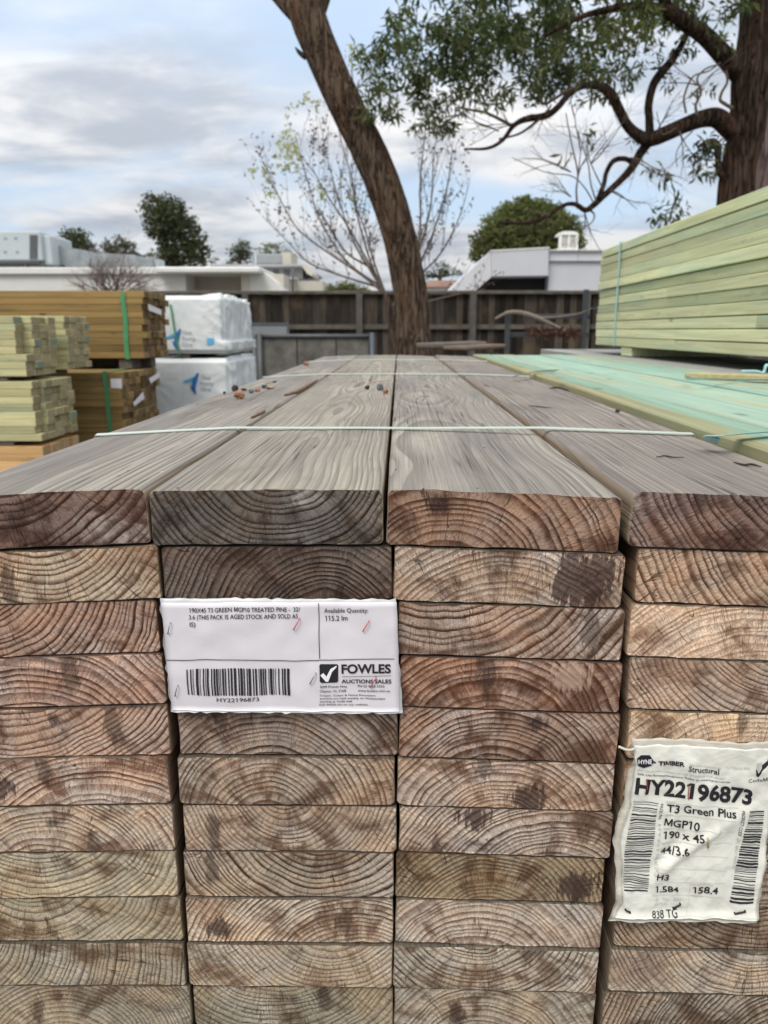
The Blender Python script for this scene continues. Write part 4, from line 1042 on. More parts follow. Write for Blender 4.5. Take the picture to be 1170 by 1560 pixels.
def plinth(x, y, sx, sy, h, label):
    m = MB((x, y, 0)); m.box((x - sx / 2, y - sy / 2, 0), (x + sx / 2, y + sy / 2, h * 0.5 - 0.002)); m.box((x - sx / 2 + 0.01, y - sy / 2 + 0.01, h * 0.5), (x + sx / 2 - 0.01, y + sy / 2 - 0.01, h))
    tag(bevelled(m.build('concrete_support', M['concrete']), 0.008), label, 'support')
for k, dx in enumerate((0.5, 2.1)):
    w_ = ('near', 'far')[k]
    plinth(xg - dx, Y0 + 4.45, 0.2, 0.42, 0.408, 'concrete support under the honey pine pack, %s its sawn ends' % w_)
    plinth(xb1 - dx, Y0 + 5.5, 0.2, 0.6, 0.623, 'concrete support under the lower brown pack, %s its sawn ends' % w_)
for k, dx in enumerate((0.5, 2.1)):
    plinth(xg - dx, Y0 + 4.85, 0.2, 0.28, 1.062, 'tall support behind the honey pine pack, %s the sawn ends' % ('near', 'far')[k])
# straps and paper tags on the brown packs
def side_strap(px_top, py_top, px_bot, py_bot, Y, y_back, wpx, mat, label, group=None, lift=0.004, ztop=None):
    a = P(px_top, py_top, Y - lift); b = P(px_bot, py_bot, Y - lift); w = wpx / FPX * Y / 2
    m = MB(a); ux = Vector((w, 0, 0)); th = Vector((0, -0.0015, 0)); n = 10
    vs = []
    path = [Vector((a.x, Y0 + y_back, a.z + 0.002)), a + Vector((0, 0, 0.002))] + [a.lerp(b, k / n) + Vector((0.006 * mnoise.noise((k * 0.4, Y, 1)), -0.004 * abs(mnoise.noise((k * 0.7, Y, 3))), 0)) for k in range(1, n + 1)]
    for i, p in enumerate(path):
        t_ = Vector((0, 0, 0.0015)) if i == 0 else th
        m.v.extend([p - ux, p + ux, p + ux + t_, p - ux + t_])
    for i in range(len(path) - 1):
        q = i * 4
        for e in range(4): m.f.append([q + e, q + (e + 1) % 4, q + 4 + (e + 1) % 4, q + 4 + e]); m.mi.append(0); m.sm.append(False)
    tag(m.build('packing_strap', M[mat]), label, 'strap', group)
side_strap(187, 446, 195, 547, 5.6, 6.1, 7, 'strap_green', 'green strap round the upper brown pack', 'green straps on the brown packs')
side_strap(159, 566, 169, 662, 5.15, 5.9, 6.5, 'strap_green', 'green strap round the lower brown pack', 'green straps on the brown packs')
def tag_sheet(q, label, mat='paper', th=0.002, nrm=None):
    q = [Vector(p) for p in q]; n = (q[1] - q[0]).cross(q[3] - q[0]).normalized()
    m = MB(q[0]); m.prism(q, n * th); tag(m.build('paper_tag', M[mat]), label, 'tag', 'paper tags on the brown packs')
tag_sheet([P(168, 577, 5.145), P(185, 577, 5.145), P(186, 592, 5.145), P(169, 591, 5.145)], 'small square white paper tag beside the lower green strap')
xe = xb1 + 0.022
tag_sheet([PX(203, 614, xe), PX(218, 597, xe), PX(220, 607, xe), PX(205, 619, xe)], 'white paper tag on the sawn ends of the lower brown pack, nearer one')
tag_sheet([PX(227, 577, xe), PX(244, 566, xe), PX(243, 575, xe), PX(230, 584, xe)], 'white paper tag on the sawn ends of the lower brown pack, farther one')
xe = xb2 + 0.022
tag_sheet([PX(226, 463, xe), PX(246, 472, xe), PX(246, 480, xe), PX(227, 473, xe)], 'loose white plastic scrap on the sawn ends of the upper brown pack')

# ------------------------------------------------------------------ plastic wrapped packs
def wrapped(name, xl, xr, y0, y1, z0, z1, seed, label, flap=0.0):
    bm = bmesh.new(); bmesh.ops.create_cube(bm, size=1.0)
    c = Vector(((xl + xr) / 2, (y0 + y1) / 2, z0)); s = Vector((xr - xl, y1 - y0, z1 - z0))
    for v in bm.verts: v.co = Vector((v.co.x * s.x, v.co.y * s.y, (v.co.z + 0.5) * s.z))
    bmesh.ops.bevel(bm, geom=list(bm.edges), offset=0.025, segments=2, affect='EDGES')
    bmesh.ops.subdivide_edges(bm, edges=[e for e in bm.edges if e.calc_length() > 0.2], cuts=40, use_grid_fill=True)
    for v in bm.verts:
        p = v.co + Vector((seed * 7.1, 0, 0)); f = 0.0
        endf = max(0.0, min(1.0, (v.co.x - (s.x / 2 - 0.20)) / 0.16))
        f += (0.003 + 0.004 * endf) * mnoise.noise(p * 4.0) + (0.001 + 0.004 * endf) * mnoise.noise(Vector((p.x * 14, p.y * 14, p.z * 5)))
        f += endf * (0.020 * mnoise.noise(Vector((p.x * 7, p.y * 11, p.z * 2.0))) + 0.016 * (1 - 2 * abs(mnoise.noise(Vector((p.x * 5 + p.z * 6, p.y * 8 + 2, p.z * 3 + p.y * 5))))))
        n = v.normal
        v.co += n * f * (0.25 if v.co.z < 0.02 else 1.0)
        if flap and v.co.z < 0.10 and endf > 0.2: v.co.x += 0.03 * endf * (1 + mnoise.noise(p * 6)); 
    me = bpy.data.meshes.new(name); bm.to_mesh(me); bm.free()
    me.polygons.foreach_set('use_smooth', [True] * len(me.polygons)); me.materials.append(M['wrap'])
    root = empty(name, c, label, 'timber pack', 'plastic wrapped timber packs')
    o = link('plastic_wrap', me, root); return root, c
yw = 6.55
xw = P(346, 600, yw).x
zb = P(300, 643, yw).z; zm = P(300, 541, yw).z; zt = P(300, 450, yw).z
ru, cu = wrapped('wrapped_timber_pack', P(224, 500, yw).x, xw, Y0 + yw, Y0 + yw + 1.15, zm + 0.012, zt, 1, 'upper white plastic wrapped timber pack with a blue triangular logo', 0.02)
rl, cl = wrapped('wrapped_timber_pack', P(226, 500, yw).x, xw + 0.03, Y0 + yw - 0.02, Y0 + yw + 1.17, zm - 0.55, zm - 0.028, 2, 'lower white plastic wrapped timber pack with a blue triangular logo')
plinth(xw - 0.16, Y0 + yw + 0.55, 0.25, 1.0, zm - 0.552, 'concrete support under the wrapped packs, near their folded end')
plinth(xw - 0.55, Y0 + yw + 0.55, 0.25, 1.0, zm - 0.552, 'concrete support under the wrapped packs, away from their folded end')
bearer(xw - 0.40, xw - 0.30, Y0 + yw + 0.03, Y0 + yw + 1.1, zm - 0.027, zm + 0.011, 'old_beam', 'thin bearer between the two white wrapped packs')
def wrap_print(root, c, Yp, logo, words, extra=None):
    z8 = lambda zx, zy: (230 + zx * 170 / 1170, 430 + zy * 170 / 1170)
    Sx = Sheet(P(*z8(0, 0), Yp), P(*z8(1170, 0), Yp), P(*z8(0, 1445), Yp), P(*z8(1170, 1445), Yp), (1170, 1445))
    x0, y0 = logo
    def strokes(mb, pts, w0, w1):
        for (a, b) in zip(pts[:-1], pts[1:]): Sx.line(mb, x0 + a[0], y0 + a[1], x0 + b[0], y0 + b[1], w0, n=3, lift=0.0)
    for nm, mt, poly in (('logo', 'logo_blue', [(150, 0), (166, 8), (128, 160), (138, 225), (122, 228), (92, 180), (96, 80)]), ('logo', 'logo_light', [(0, 92), (60, 66), (118, 40), (100, 84), (52, 98), (4, 106)]), ('logo', 'logo_blue', [(74, 128), (98, 150), (126, 214), (138, 226), (118, 214), (84, 172)])):
        m = MB(c); pts = [Sx.at(x0 + a, y0 + b, 0.0) for a, b in poly]; m.prism(pts, (0, -0.003, 0)); m.build(nm, M[mt], root)
    m = MB(c)
    for k, t in enumerate(words[1]): Sx.text(m, t, words[0][0], words[0][1] + k * 62, words[0][0] + (100, 140, 105)[k], 42, rot=3, lift=0.001)
    m.build('logo_lettering', M['text_grey'], root)
    if extra:
        m = MB(c)
        Sx.text(m, 'STRUCTURAL', 590, 522, 670, 14, lift=0.001); Sx.text(m, 'TIMBER', 580, 560, 660, 14, lift=0.001); m.build('small_printing', M['text_grey'], root)
        m = MB(c); Sx.quad(m, [(590, 572), (664, 572), (664, 636), (590, 640)], lift=0.006); m.build('blue_mark', M['logo_light'], root)
Yq = yw - 0.006
wrap_print(ru, cu, Yq, (150, 472), ((328, 530), ('One', 'Forty', 'One')), True)
wrap_print(rl, cl, Yq - 0.02, (338, 935), ((522, 1005), ('One', 'Forty', 'One')))
side_strap(259, 464, 273, 541, yw - 0.012, yw + 1.0, 2.6, 'strap_green', 'thin green strap round the upper white wrapped pack')

# ------------------------------------------------------------------ right: aqua boards beside the near stack, silvered boards, and the tall green pack
def run_board(name, x0, x1, y0, y1, z0, z1, mats, label, group, rotz=0.0):
    me = board_mesh(name, x1 - x0 - 0.002, y1 - y0, z1 - z0, mats, 0.0025)
    o = link(name, me, None, ((x0 + x1) / 2, y0, (z0 + z1) / 2)); o.rotation_euler = (0, 0, rotz)
    return tag(o, label, 'board', group)
xa = XR + 0.004
ws = [0.088, 0.116, 0.118, 0.117, 0.119]
words = ['straw coloured board along the near edge of the aqua pack', 'aqua stained board beside the straw coloured one', 'aqua board in the middle of the pack top', 'aqua board under the loose strip', 'aqua board beside the silvered boards']
x = xa
for r in range(3):
    x = xa
    for i, w_ in enumerate(ws):
        zt_ = 1.2045 - r * 0.047 - (0, 0.0015, 0.004, 0.001, 0.003)[i]
        lb = words[i] if r == 0 else 'board %s course down in the aqua pack, %s from the near stack' % (ORD[r], ORD[i])
        run_board('aqua_board', x, x + w_, -0.06 + 0.01 * i, 3.56, zt_ - 0.0455, zt_, ('edge_face', 'green_end') if i == 0 else ('aqua_face', 'green_end'), lb, 'boards of the aqua pack'); x += w_ + 0.005
xs = x + 0.03
for k, y in enumerate((0.3, 3.2)): plinth((xa + x) / 2, y, 0.5, 0.2, 1.067, 'concrete support under the aqua pack at its %s end' % ('near', 'far')[k])
x = xs
for i in range(5):
    run_board('silvered_board', x, x + 0.142, 0.5, 5.1, 1.15, 1.196, ('grey_face', 'green_end'), 'silvered board under the tall green pack, %s from the aqua boards' % ORD[i], 'silvered boards under the green pack'); x += 0.145
for k, y in enumerate((0.9, 4.7)): plinth((xs + x) / 2, y, 0.6, 0.2, 1.148, 'concrete support under the silvered boards at their %s end' % ('near', 'far')[k])
# tall green pack
xt = P(909, 470, 4.75).x; yt = Y0 + 4.72
rows = 12; zt0 = PX(909, 525, xt).z; zt1 = PX(909, 384, xt).z; th = (zt1 - zt0) / rows
rnd = random.Random(77)
ylen = 4.0; k = 0
for r in range(rows):
    cuts = [yt - ylen - rnd.uniform(0, .1), yt + rnd.uniform(-.02, .02)]
    if r in (0, 2, 5, 9): cuts.insert(1, yt - (1.35, 2.1, 1.2, 2.3)[(0, 2, 5, 9).index(r)])
    for i in range(len(cuts) - 1):
        a, b = cuts[i] + 0.003, cuts[i + 1]
        jx = rnd.uniform(-.006, .006)
        lb = 'facing board of the tall right green pack, %s course from its top%s' % (ORD[rows - 1 - r], '' if len(cuts) == 2 else (', nearer length', ', farther length')[i])
        run_board('green_board', xt + jx, xt + 0.29, a, b, zt0 + r * th, zt0 + (r + 1) * th - rnd.uniform(0.001, 0.0045), ('green_face', 'green_end'), lb, 'boards of the tall green pack')
    run_board('green_board', xt + 0.292, xt + 0.58, yt - ylen, yt - 0.01, zt0 + r * th, zt0 + (r + 1) * th - 0.0018, ('green_face', 'green_end'), 'hidden inner board of the tall right green pack, %s course from its top' % ORD[rows - 1 - r], 'boards of the tall green pack')
for k, px in enumerate((953, 1500)):
    yb = PX(px, 532, xt).y
    bearer(xt + 0.002, xt + 0.6, yb - 0.09, yb + 0.09, 1.1975, zt0 - 0.002, 'green_face', 'green bearer under the tall green pack near its %s end' % ('far', 'near')[k])
m = MB(PX(943, 383, xt)); a, b = PX(944, 381, xt - 0.007), PX(934, 527, xt - 0.007); w_ = 0.011
m.box((xt - 0.0075, a.y - w_, zt0 - 0.001), (xt - 0.006, a.y + w_, zt1 + 0.001)); m.box((xt - 0.0075, a.y - w_, zt1 + 0.0012), (xt + 0.58, a.y + w_, zt1 + 0.0027))
tag(m.build('packing_strap', M['strap_aqua']), 'thin teal strap down the far end of the tall green pack', 'strap')
# strap and loose strip on the aqua boards
def flat_strap(pts, w, mat, label, z):
    q = catmull([PZ(px, py, z + dz) for px, py, dz in pts], 6); m = MB(q[0])
    for i, p in enumerate(q):
        t_ = (q[min(i + 1, len(q) - 1)] - q[max(i - 1, 0)]).normalized(); n_ = t_.cross(Vector((0, 0, 1))).normalized() * w / 2; u = Vector((0, 0, 0.0012))
        tl = Vector((0, 0, 0.004))
        m.v.extend([p - n_, p + n_ + tl, p + n_ + tl + u, p - n_ + u])
    for i in range(len(q) - 1):
        for e in range(4): m.f.append([i * 4 + e, i * 4 + (e + 1) % 4, i * 4 + 4 + (e + 1) % 4, i * 4 + 4 + e]); m.mi.append(0); m.sm.append(False)
    tag(m.build('packing_strap', M[mat]), label, 'strap')
flat_strap([(1082, 677, -0.004), (1084, 671, 0.003), (1095, 668, 0.006), (1130, 664, 0.005), (1170, 661, 0.004), (1260, 655, 0.003)], 0.016, 'strap_aqua', 'bright cyan strap curling over the edge of the aqua pack', 1.205)
flat_strap([(783, 575, 0.001), (800, 571, 0.003), (820, 567, 0.003), (850, 565, 0.002)], 0.010, 'strap_white', 'pale strap end bent over the straw coloured board', 1.205)
a = PZ(1042, 577, 1.205); b = PZ(1200, 583, 1.205)
m = MB(a); dr = (b - a).normalized(); nn = Vector((-dr.y, dr.x, 0))
m.prism([a + nn * 0.0 + Vector((0, 0, 0.002)), a + nn * 0.03 + Vector((0, 0, 0.002)), b + nn * 0.045 + Vector((0, 0, 0.002)), b + Vector((0, 0, 0.002))], (0, 0, 0.014))
tag(bevelled(m.build('loose_strip', M['straw_face']), 0.003), 'loose olive strip of timber lying across the aqua boards', 'strip')
flat_strap([(1044, 570, 0.022), (1060, 578, 0.018), (1120, 580, 0.003), (1175, 580, 0.003)], 0.006, 'strap_white', 'thin cord dangling from the loose olive strip', 1.205)
m = MB(PZ(1150, 566, 1.2)); p_ = PZ(1163, 568, 1.21)
m.tube(catmull([p_ + Vector((-0.06, 0.0, 0.004)), p_ + Vector((-0.02, 0, 0.004)), p_, p_ + Vector((0.005, 0, 0.02)), p_ + Vector((0.012, 0, 0.018))], 4), 0.004, 6)
tag(m.build('strap_offcut', M['strap_aqua']), 'bent bluish strap offcut behind the loose olive strip', 'strap offcut')
# ------------------------------------------------------------------ paling fence
FY = 16.0
def fence():
    xl, xr = P(-330, 470, FY).x, P(1500, 470, FY).x
    yf = Y0 + FY; zc = P(600, 443, FY).z
    root = empty('paling_fence', ((xl + xr) / 2, yf, 0), 'long weathered grey paling fence across the back of the yard', 'fence')
    org = root.location.copy(); rnd = random.Random(2)
    m = MB(org); x = xl
    while x < xr:
        w_ = rnd.uniform(0.11, 0.15); h = zc - 0.067
        y = yf + rnd.choice((0.0, 0.018)) + rnd.uniform(0, .004)
        m.box((x, y, 0.02 + rnd.uniform(0, 0.05)), (x + w_, y + 0.014, h), M=None); x += w_ - 0.012
    m.build('paling_panel', M['paling'], root)
    m = MB(org); m.box((xl, yf - 0.085, zc - 0.065), (xr, yf + 0.06, zc)); bevelled(m.build('capping_rail', M['rail'], root), 0.008)
    for z in (zc - 0.72, 0.35):
        m = MB(org); m.box((xl, yf - 0.055, z), (xr, yf - 0.004, z + 0.09)); m.build('rail', M['rail'], root)
    px = 548 - 172 * 5
    while px < 1480:
        xp = P(px, 470, FY).x; m = MB(org); m.box((xp - 0.06, yf - 0.16, 0), (xp + 0.06, yf - 0.057, zc - 0.067)); bevelled(m.build('post', M['post'], root), 0.006); px += 172
fence()

# ------------------------------------------------------------------ things standing before the fence
def panel_barrier():
    Yb = 8.6; a = P(388, 512, Yb); b = P(570, 511, Yb)
    root = empty('panel_barrier', (a.x, a.y, 0), 'low weathered grey panel barrier with a dark top rail behind the near stack', 'barrier'); org = root.location.copy()
    n = 3; cuts = [P(x, 515, Yb).x for x in (396, 452, 512, 562)]
    for i in range(n):
        m = MB(org); m.box((cuts[i] + 0.006, a.y + 0.01, 0.05), (cuts[i + 1] - 0.006, a.y + 0.05, a.z - 0.012)); bevelled(m.build('panel', M['panel'], root), 0.004)
    m = MB(org); m.tube([(a.x, a.y, a.z), (b.x, a.y, a.z)], 0.022, 8); m.build('top_rail', M['steel'], root)
    for px, mt, h in ((388, 'steel', 0.02), (396, 'steel', 0.03), (567, 'bluesteel', 0.035)):
        p = P(px, 512, Yb); m = MB(org); m.tube([(p.x, a.y - 0.035, 0), (p.x, a.y - 0.035, a.z + h)], 0.026, 8); m.build('post', M[mt], root)
panel_barrier()
def metal_sheet():
    Ys = 9.2; a, b, c_, d_ = P(383, 495, Ys), P(437, 494, Ys), P(437, 512, Ys), P(383, 512, Ys)
    root = empty('metal_sheet', (a.x, a.y, 0), 'small pale grey sheet with a dark rim standing behind the panel barrier', 'sheet'); org = root.location.copy()
    m = MB(org); m.box((a.x, a.y, 0.0), (b.x, a.y + 0.02, a.z)); m.build('panel', M['sheet'], root)
    for lo, hi in (((a.x - .02, a.y - .01, a.z), (b.x + .02, a.y + .03, a.z + .025)), ((b.x, a.y - .01, 0), (b.x + .025, a.y + .03, a.z - .001))):
        m = MB(org); m.box(lo, hi); m.build('rim', M['steel'], root)
metal_sheet()
def beam(px0, py0, px1, py1, Yb, dep, t, mat, label, w=0.2):
    a = P(px0, py0, Yb); b = P(px1, py1, Yb + dep); m = MB(a)
    dr = (b - a); n = Vector((-dr.y, dr.x, 0)).normalized() * w
    if n.y < 0: n = -n
    m.prism([a, b, b + n, a + n], (0, 0, -t)); tag(bevelled(m.build('old_beam', M[mat]), 0.01), label, 'beam', 'old beams dumped behind the near stack'); return a, b
beam(658, 523, 742, 520, 7.0, .25, 0.045, 'old_beam', 'upper grey old beam beside the leaning trunk', 0.3)
beam(712, 528, 772, 524, 6.7, .3, 0.035, 'red_beam', 'reddish old beam behind the aqua boards', 0.3)
a = P(678, 532, 6.9)
for k, (px, mt) in enumerate(((683, 'old_beam'), (700, 'old_beam'))):
    p = P(px, 532, 7.06 - 0.35 * k + .2); m = MB((p.x, p.y, 0)); m.box((p.x - .04, p.y - .03, 0), (p.x + .04, p.y + .06, p.z + 0.0)); tag(bevelled(m.build('beam_prop', M[mt]), 0.008), 'short upright prop under the old beams, %s the leaning trunk' % ('nearer to', 'farther from')[k], 'prop')
p = P(752, 527, 7.1); m = MB((p.x, p.y, 0)); m.box((p.x - .05, p.y - .05, 0), (p.x + .05, p.y + .05, p.z - 0.06)); tag(bevelled(m.build('beam_prop', M['old_beam']), 0.008), 'upright prop under the reddish old beam', 'prop')
def rack():
    Yr = 12.0; root = empty('steel_rack', (P(835, 500, Yr).x, Y0 + Yr, 0), 'grey steel rack with two rails before the fence, a branch lying across it', 'rack'); org = root.location.copy()
    for px, py in ((774, 473), (893, 441)):
        p = P(px, py, Yr); m = MB(org); m.box((p.x - .035, p.y - .035, 0), (p.x + .035, p.y + .035, p.z)); bevelled(m.build('post', M['steel'], root), 0.005)
    for (x0, x1, y_) in ((800, 900, 482), (778, 898, 510)):
        a, b = P(x0, y_, Yr), P(x1, y_, Yr); m = MB(org); m.box((a.x, a.y + .037, a.z - .035), (b.x, a.y + .09, a.z + .035)); bevelled(m.build('rail', M['steel'], root), 0.005)
    a, b = P(893, 470, Yr), P(918, 470, Yr)
    m = MB(org); m.tube([(a.x, a.y - .04, a.z), (b.x, a.y - .04, a.z)], 0.012, 6); m.build('wire', M['steel'], root)
rack()
Yr = 11.9
m = MB(P(755, 485, Yr)); q = catmull([P(754, 486, Yr), P(772, 477, Yr), P(792, 476, Yr), P(818, 484, Yr), P(840, 494, Yr), P(864, 506, Yr)], 5)
m.tube(q, lerp_list([.014, .026, .032, .034, .028, .02], 5), 8); m.tube(catmull([P(820, 484, Yr), P(845, 483, Yr), P(880, 478, Yr), P(900, 470, Yr)], 4), lerp_list([.02, .014, .01, .005], 4), 6)
tag(m.build('dead_branch', M['branch']), 'pale bent dead branch lying over the steel rack', 'branch')
def leaves_into(mb, center, rad, n, size, rnd, droop=0.0, flat=1.0, asp=0.26):
    for _ in range(n):
        while True:
            v = Vector((rnd.uniform(-1, 1), rnd.uniform(-1, 1), rnd.uniform(-1, 1)))
            if v.length <= 1: break
        p = center + Vector((v.x * rad[0], v.y * rad[1], v.z * rad[2]))
        t = Vector((rnd.gauss(0, 1), rnd.gauss(0, 1), rnd.gauss(0, 1) * flat - droop)).normalized()
        nn = t.cross(Vector((rnd.gauss(0, 1), rnd.gauss(0, 1), rnd.gauss(0, 1)))).normalized()
        l = size * rnd.uniform(0.6, 1.25); w = nn * l * asp * rnd.uniform(.7, 1.2); bend = t.cross(nn) * l * 0.12
        mb.add([p, p + t * l * .45 + w * .5 + bend, p + t * l, p + t * l * .45 - w * .5 + bend], [(0, 1, 2, 3)])
rnd = random.Random(9); m = MB(P(845, 505, Yr))
for px, py in ((815, 505), (835, 508), (850, 506), (866, 509), (875, 507)): leaves_into(m, P(px, py, Yr), (.12, .1, .06), 60, .09, rnd, 0.2, 1, .4)
tag(m.build('dead_foliage', M['dead_leaf']), 'clump of reddish dead leaves caught on the lower rail of the rack', 'dead leaves', kind='stuff')

# ------------------------------------------------------------------ leaning trunk
def ridged(freq, amp):
    def f(p, w, i):
        u = w * 3.2
        a = mnoise.noise((math.cos(w) * freq, math.sin(w) * freq, p.z * 1.4)); b = mnoise.noise((math.cos(w) * freq * 2.3 + 5, math.sin(w) * freq * 2.3, p.z * 3.2))
        return amp * (1 - 2 * abs(a)) + amp * 0.5 * b
    return f
def leaning():
    Yt = 9.6; base = P(632, 545, Yt)
    root = empty('leaning_tree', (base.x, base.y, 0), 'leaning brown trunk with fibrous bark forking at the top of the picture', 'tree'); org = root.location.copy()
    pts = [(637, 700, 84), (634, 600, 68), (630, 545, 58), (628, 500, 48), (625, 445, 46), (612, 376, 45), (593, 308, 46), (566, 239, 45), (532, 171, 44), (500, 103, 43), (474, 40, 46), (462, 5, 44)]
    c = catmull([P(x, y, Yt) for x, y, w in pts], 16); r = lerp_list([w / 2 / FPX * Yt * 1.0 for x, y, w in pts], 16)
    m = MB(org); m.tube(c, r, 72, rough=ridged(3.4, 0.095)); m.build('trunk', M['bark'], root)
    for pl_ in ([(470, 40, 30), (485, -10, 34), (492, -70, 32), (520, -180, 26), (530, -330, 18)], [(468, 35, 26), (440, 8, 24), (412, -22, 20), (370, -70, 16), (300, -160, 10)]):
        c = catmull([P(x, y, Yt + 0.1 * i) for i, (x, y, w) in enumerate(pl_)], 6); r = lerp_list([w / 2 / FPX * Yt for x, y, w in pl_], 6)
        m = MB(org); m.tube(c, r, 24, rough=ridged(2.2, 0.07)); m.build('limb', M['bark'], root)
    m = MB(org); m.tube(catmull([P(466, 88, Yt), P(456, 80, Yt), P(450, 72, Yt)], 3), [.03, .03, .028, .024, .02, .012, .008], 8); m.build('broken_stub', M['bark_grey'], root)
leaning()

# ------------------------------------------------------------------ bare sapling behind the leaning trunk
def twiggy(mb, p, dirn, length, rad, rnd, depth, up=0.25, spread=0.45, buds=None, kink=0.10, nb=(2, 4)):
    n = 6; pts = [p.copy()]; d_ = dirn.normalized()
    for k in range(n):
        d_ = (d_ + Vector((rnd.gauss(0, kink), rnd.gauss(0, kink), rnd.gauss(0, kink) + up * 0.12))).normalized(); pts.append(pts[-1] + d_ * length / n)
    mb.tube(pts, [rad * (1 - 0.75 * i / n) for i in range(n + 1)], 5 if rad > 0.008 else 4, cap=False)
    if buds is not None and rad < 0.012:
        for q in pts[1:]:
            if rnd.random() < 0.4: leaves_into(buds, q, (.02, .02, .02), 2, .05, rnd, 0, 1, .5)
    if depth > 0:
        for _ in range(rnd.randint(*nb)):
            i = rnd.randint(1, n - 1); t = pts[i]
            side = Vector((rnd.gauss(0, 1), rnd.gauss(0, .7), rnd.gauss(0, .5))).normalized()
            twiggy(mb, t, (d_ * (1 - spread) + side * spread + Vector((0, 0, up))).normalized(), length * rnd.uniform(.45, .75), rad * (1 - .75 * i / n) * .7, rnd, depth - 1, up, spread, buds, kink, nb)
def sapling():
    Ys = 11.5; rnd = random.Random(21); base = P(604, 560, Ys)
    root = empty('bare_sapling', (base.x, base.y, 0), 'leafless sapling of many thin upright stems behind the leaning trunk', 'sapling'); org = root.location.copy()
    st = MB(org); bud = MB(org); pod = MB(org)
    m = MB(org); m.tube(catmull([(base.x + .05, base.y, 0), P(602, 540, Ys), P(596, 490, Ys), P(588, 450, Ys)], 5), lerp_list([.07, .065, .055, .045], 5), 10, rough=ridged(2, .06)); m.build('trunk', M['bark_grey'], root)
    stems = [[(588, 450), (560, 405), (535, 360), (515, 300), (500, 245), (486, 180)], [(588, 450), (552, 420), (500, 385), (455, 350), (425, 300), (408, 268)], [(590, 455), (565, 400), (545, 330), (535, 270), (520, 215), (512, 180)],
             [(585, 440), (530, 400), (490, 340), (470, 280), (452, 215)], [(592, 460), (570, 400), (556, 350), (540, 310), (525, 270)], [(596, 470), (628, 420), (640, 350), (640, 280), (648, 190), (644, 160)],
             [(596, 470), (640, 400), (665, 340), (682, 280), (690, 215)], [(596, 475), (640, 420), (672, 385), (700, 330), (716, 275)], [(600, 480), (632, 400), (655, 320), (660, 250), (668, 180)], [(585, 440), (520, 420), (470, 400), (440, 370), (400, 330)],
             [(575, 425), (530, 345), (500, 300), (478, 262), (462, 240)], [(610, 470), (690, 450), (740, 440)], [(560, 405), (528, 385), (505, 350), (482, 310)]]
    for s in stems:
        dd = rnd.uniform(-.5, .5); n = len(s)
        c = catmull([P(x, y, Ys + dd * i / n) for i, (x, y) in enumerate(s)], 5); r = lerp_list([.018 * (1 - .80 * i / (n - 1)) for i in range(n)], 5)
        st.tube(c, r, 6, cap=False)
        for i in range(4, len(c) - 1):
            if rnd.random() < 0.9:
                t = (c[i + 1] - c[i - 1]).normalized(); side = Vector((rnd.gauss(0, 1), rnd.gauss(0, .6), 0)).normalized()
                twiggy(st, c[i], t * .75 + side * .5 + Vector((0, 0, .35)), rnd.uniform(.3, .85), max(.0024, r[i] * .4), rnd, 1 if rnd.random() < .7 else 0, .35, .4, bud, .06, (1, 3))
    st.build('stems', M['twig_pale'], root); bud.build('buds', M['twig'], root)
    for px, py, w, h in ((438, 215, 12, 26), (448, 240, 12, 26), (430, 240, 12, 22), (407, 262, 9, 14), (388, 262, 8, 12), (410, 290, 10, 16), (466, 152, 10, 9), (442, 166, 8, 8), (536, 82, 9, 18), (484, 160, 6, 10), (490, 295, 8, 14), (540, 300, 7, 16)):
        k = 1 / FPX * Ys; pod = MB(org); leaves_into(pod, P(px, py, Ys), (w * k, w * k, h * k), int(w * h * .20), .075, rnd, 0.3, 1, .5); pod.build('seed_cluster', M['pod'], root)
    m = MB(org); c = catmull([P(560, 225, Ys), P(546, 160, Ys), P(537, 120, Ys), P(536, 88, Ys)], 5); m.tube(c, 0.008, 5); m.build('tall_stem', M['twig'], root)
sapling()
def bare_shrub():
    Ys = 13.5; rnd = random.Random(5); base = P(172, 456, Ys)
    root = empty('bare_shrub', (base.x, base.y, 0), 'domed leafless brown shrub above the brown timber packs', 'shrub'); org = root.location.copy(); m = MB(org)
    m2 = MB(org); m2.tube([(base.x, base.y, 0), (base.x + .02, base.y, base.z * .6), base], [.07, .055, .045], 8); m2.build('trunk', M['twig_far'], root)
    for k in range(20):
        a = math.pi * (0.06 + 0.88 * k / 19); twiggy(m, base + Vector((rnd.uniform(-.12, .12), 0, rnd.uniform(-.1, .1))), Vector((math.cos(a) * 1.1, rnd.uniform(-.4, .4), math.sin(a) * 0.85)), rnd.uniform(.5, .78), .016, rnd, 3, .10, .5, None, .14, (3, 5))
    m.build('crown', M['twig_far'], root)
bare_shrub()

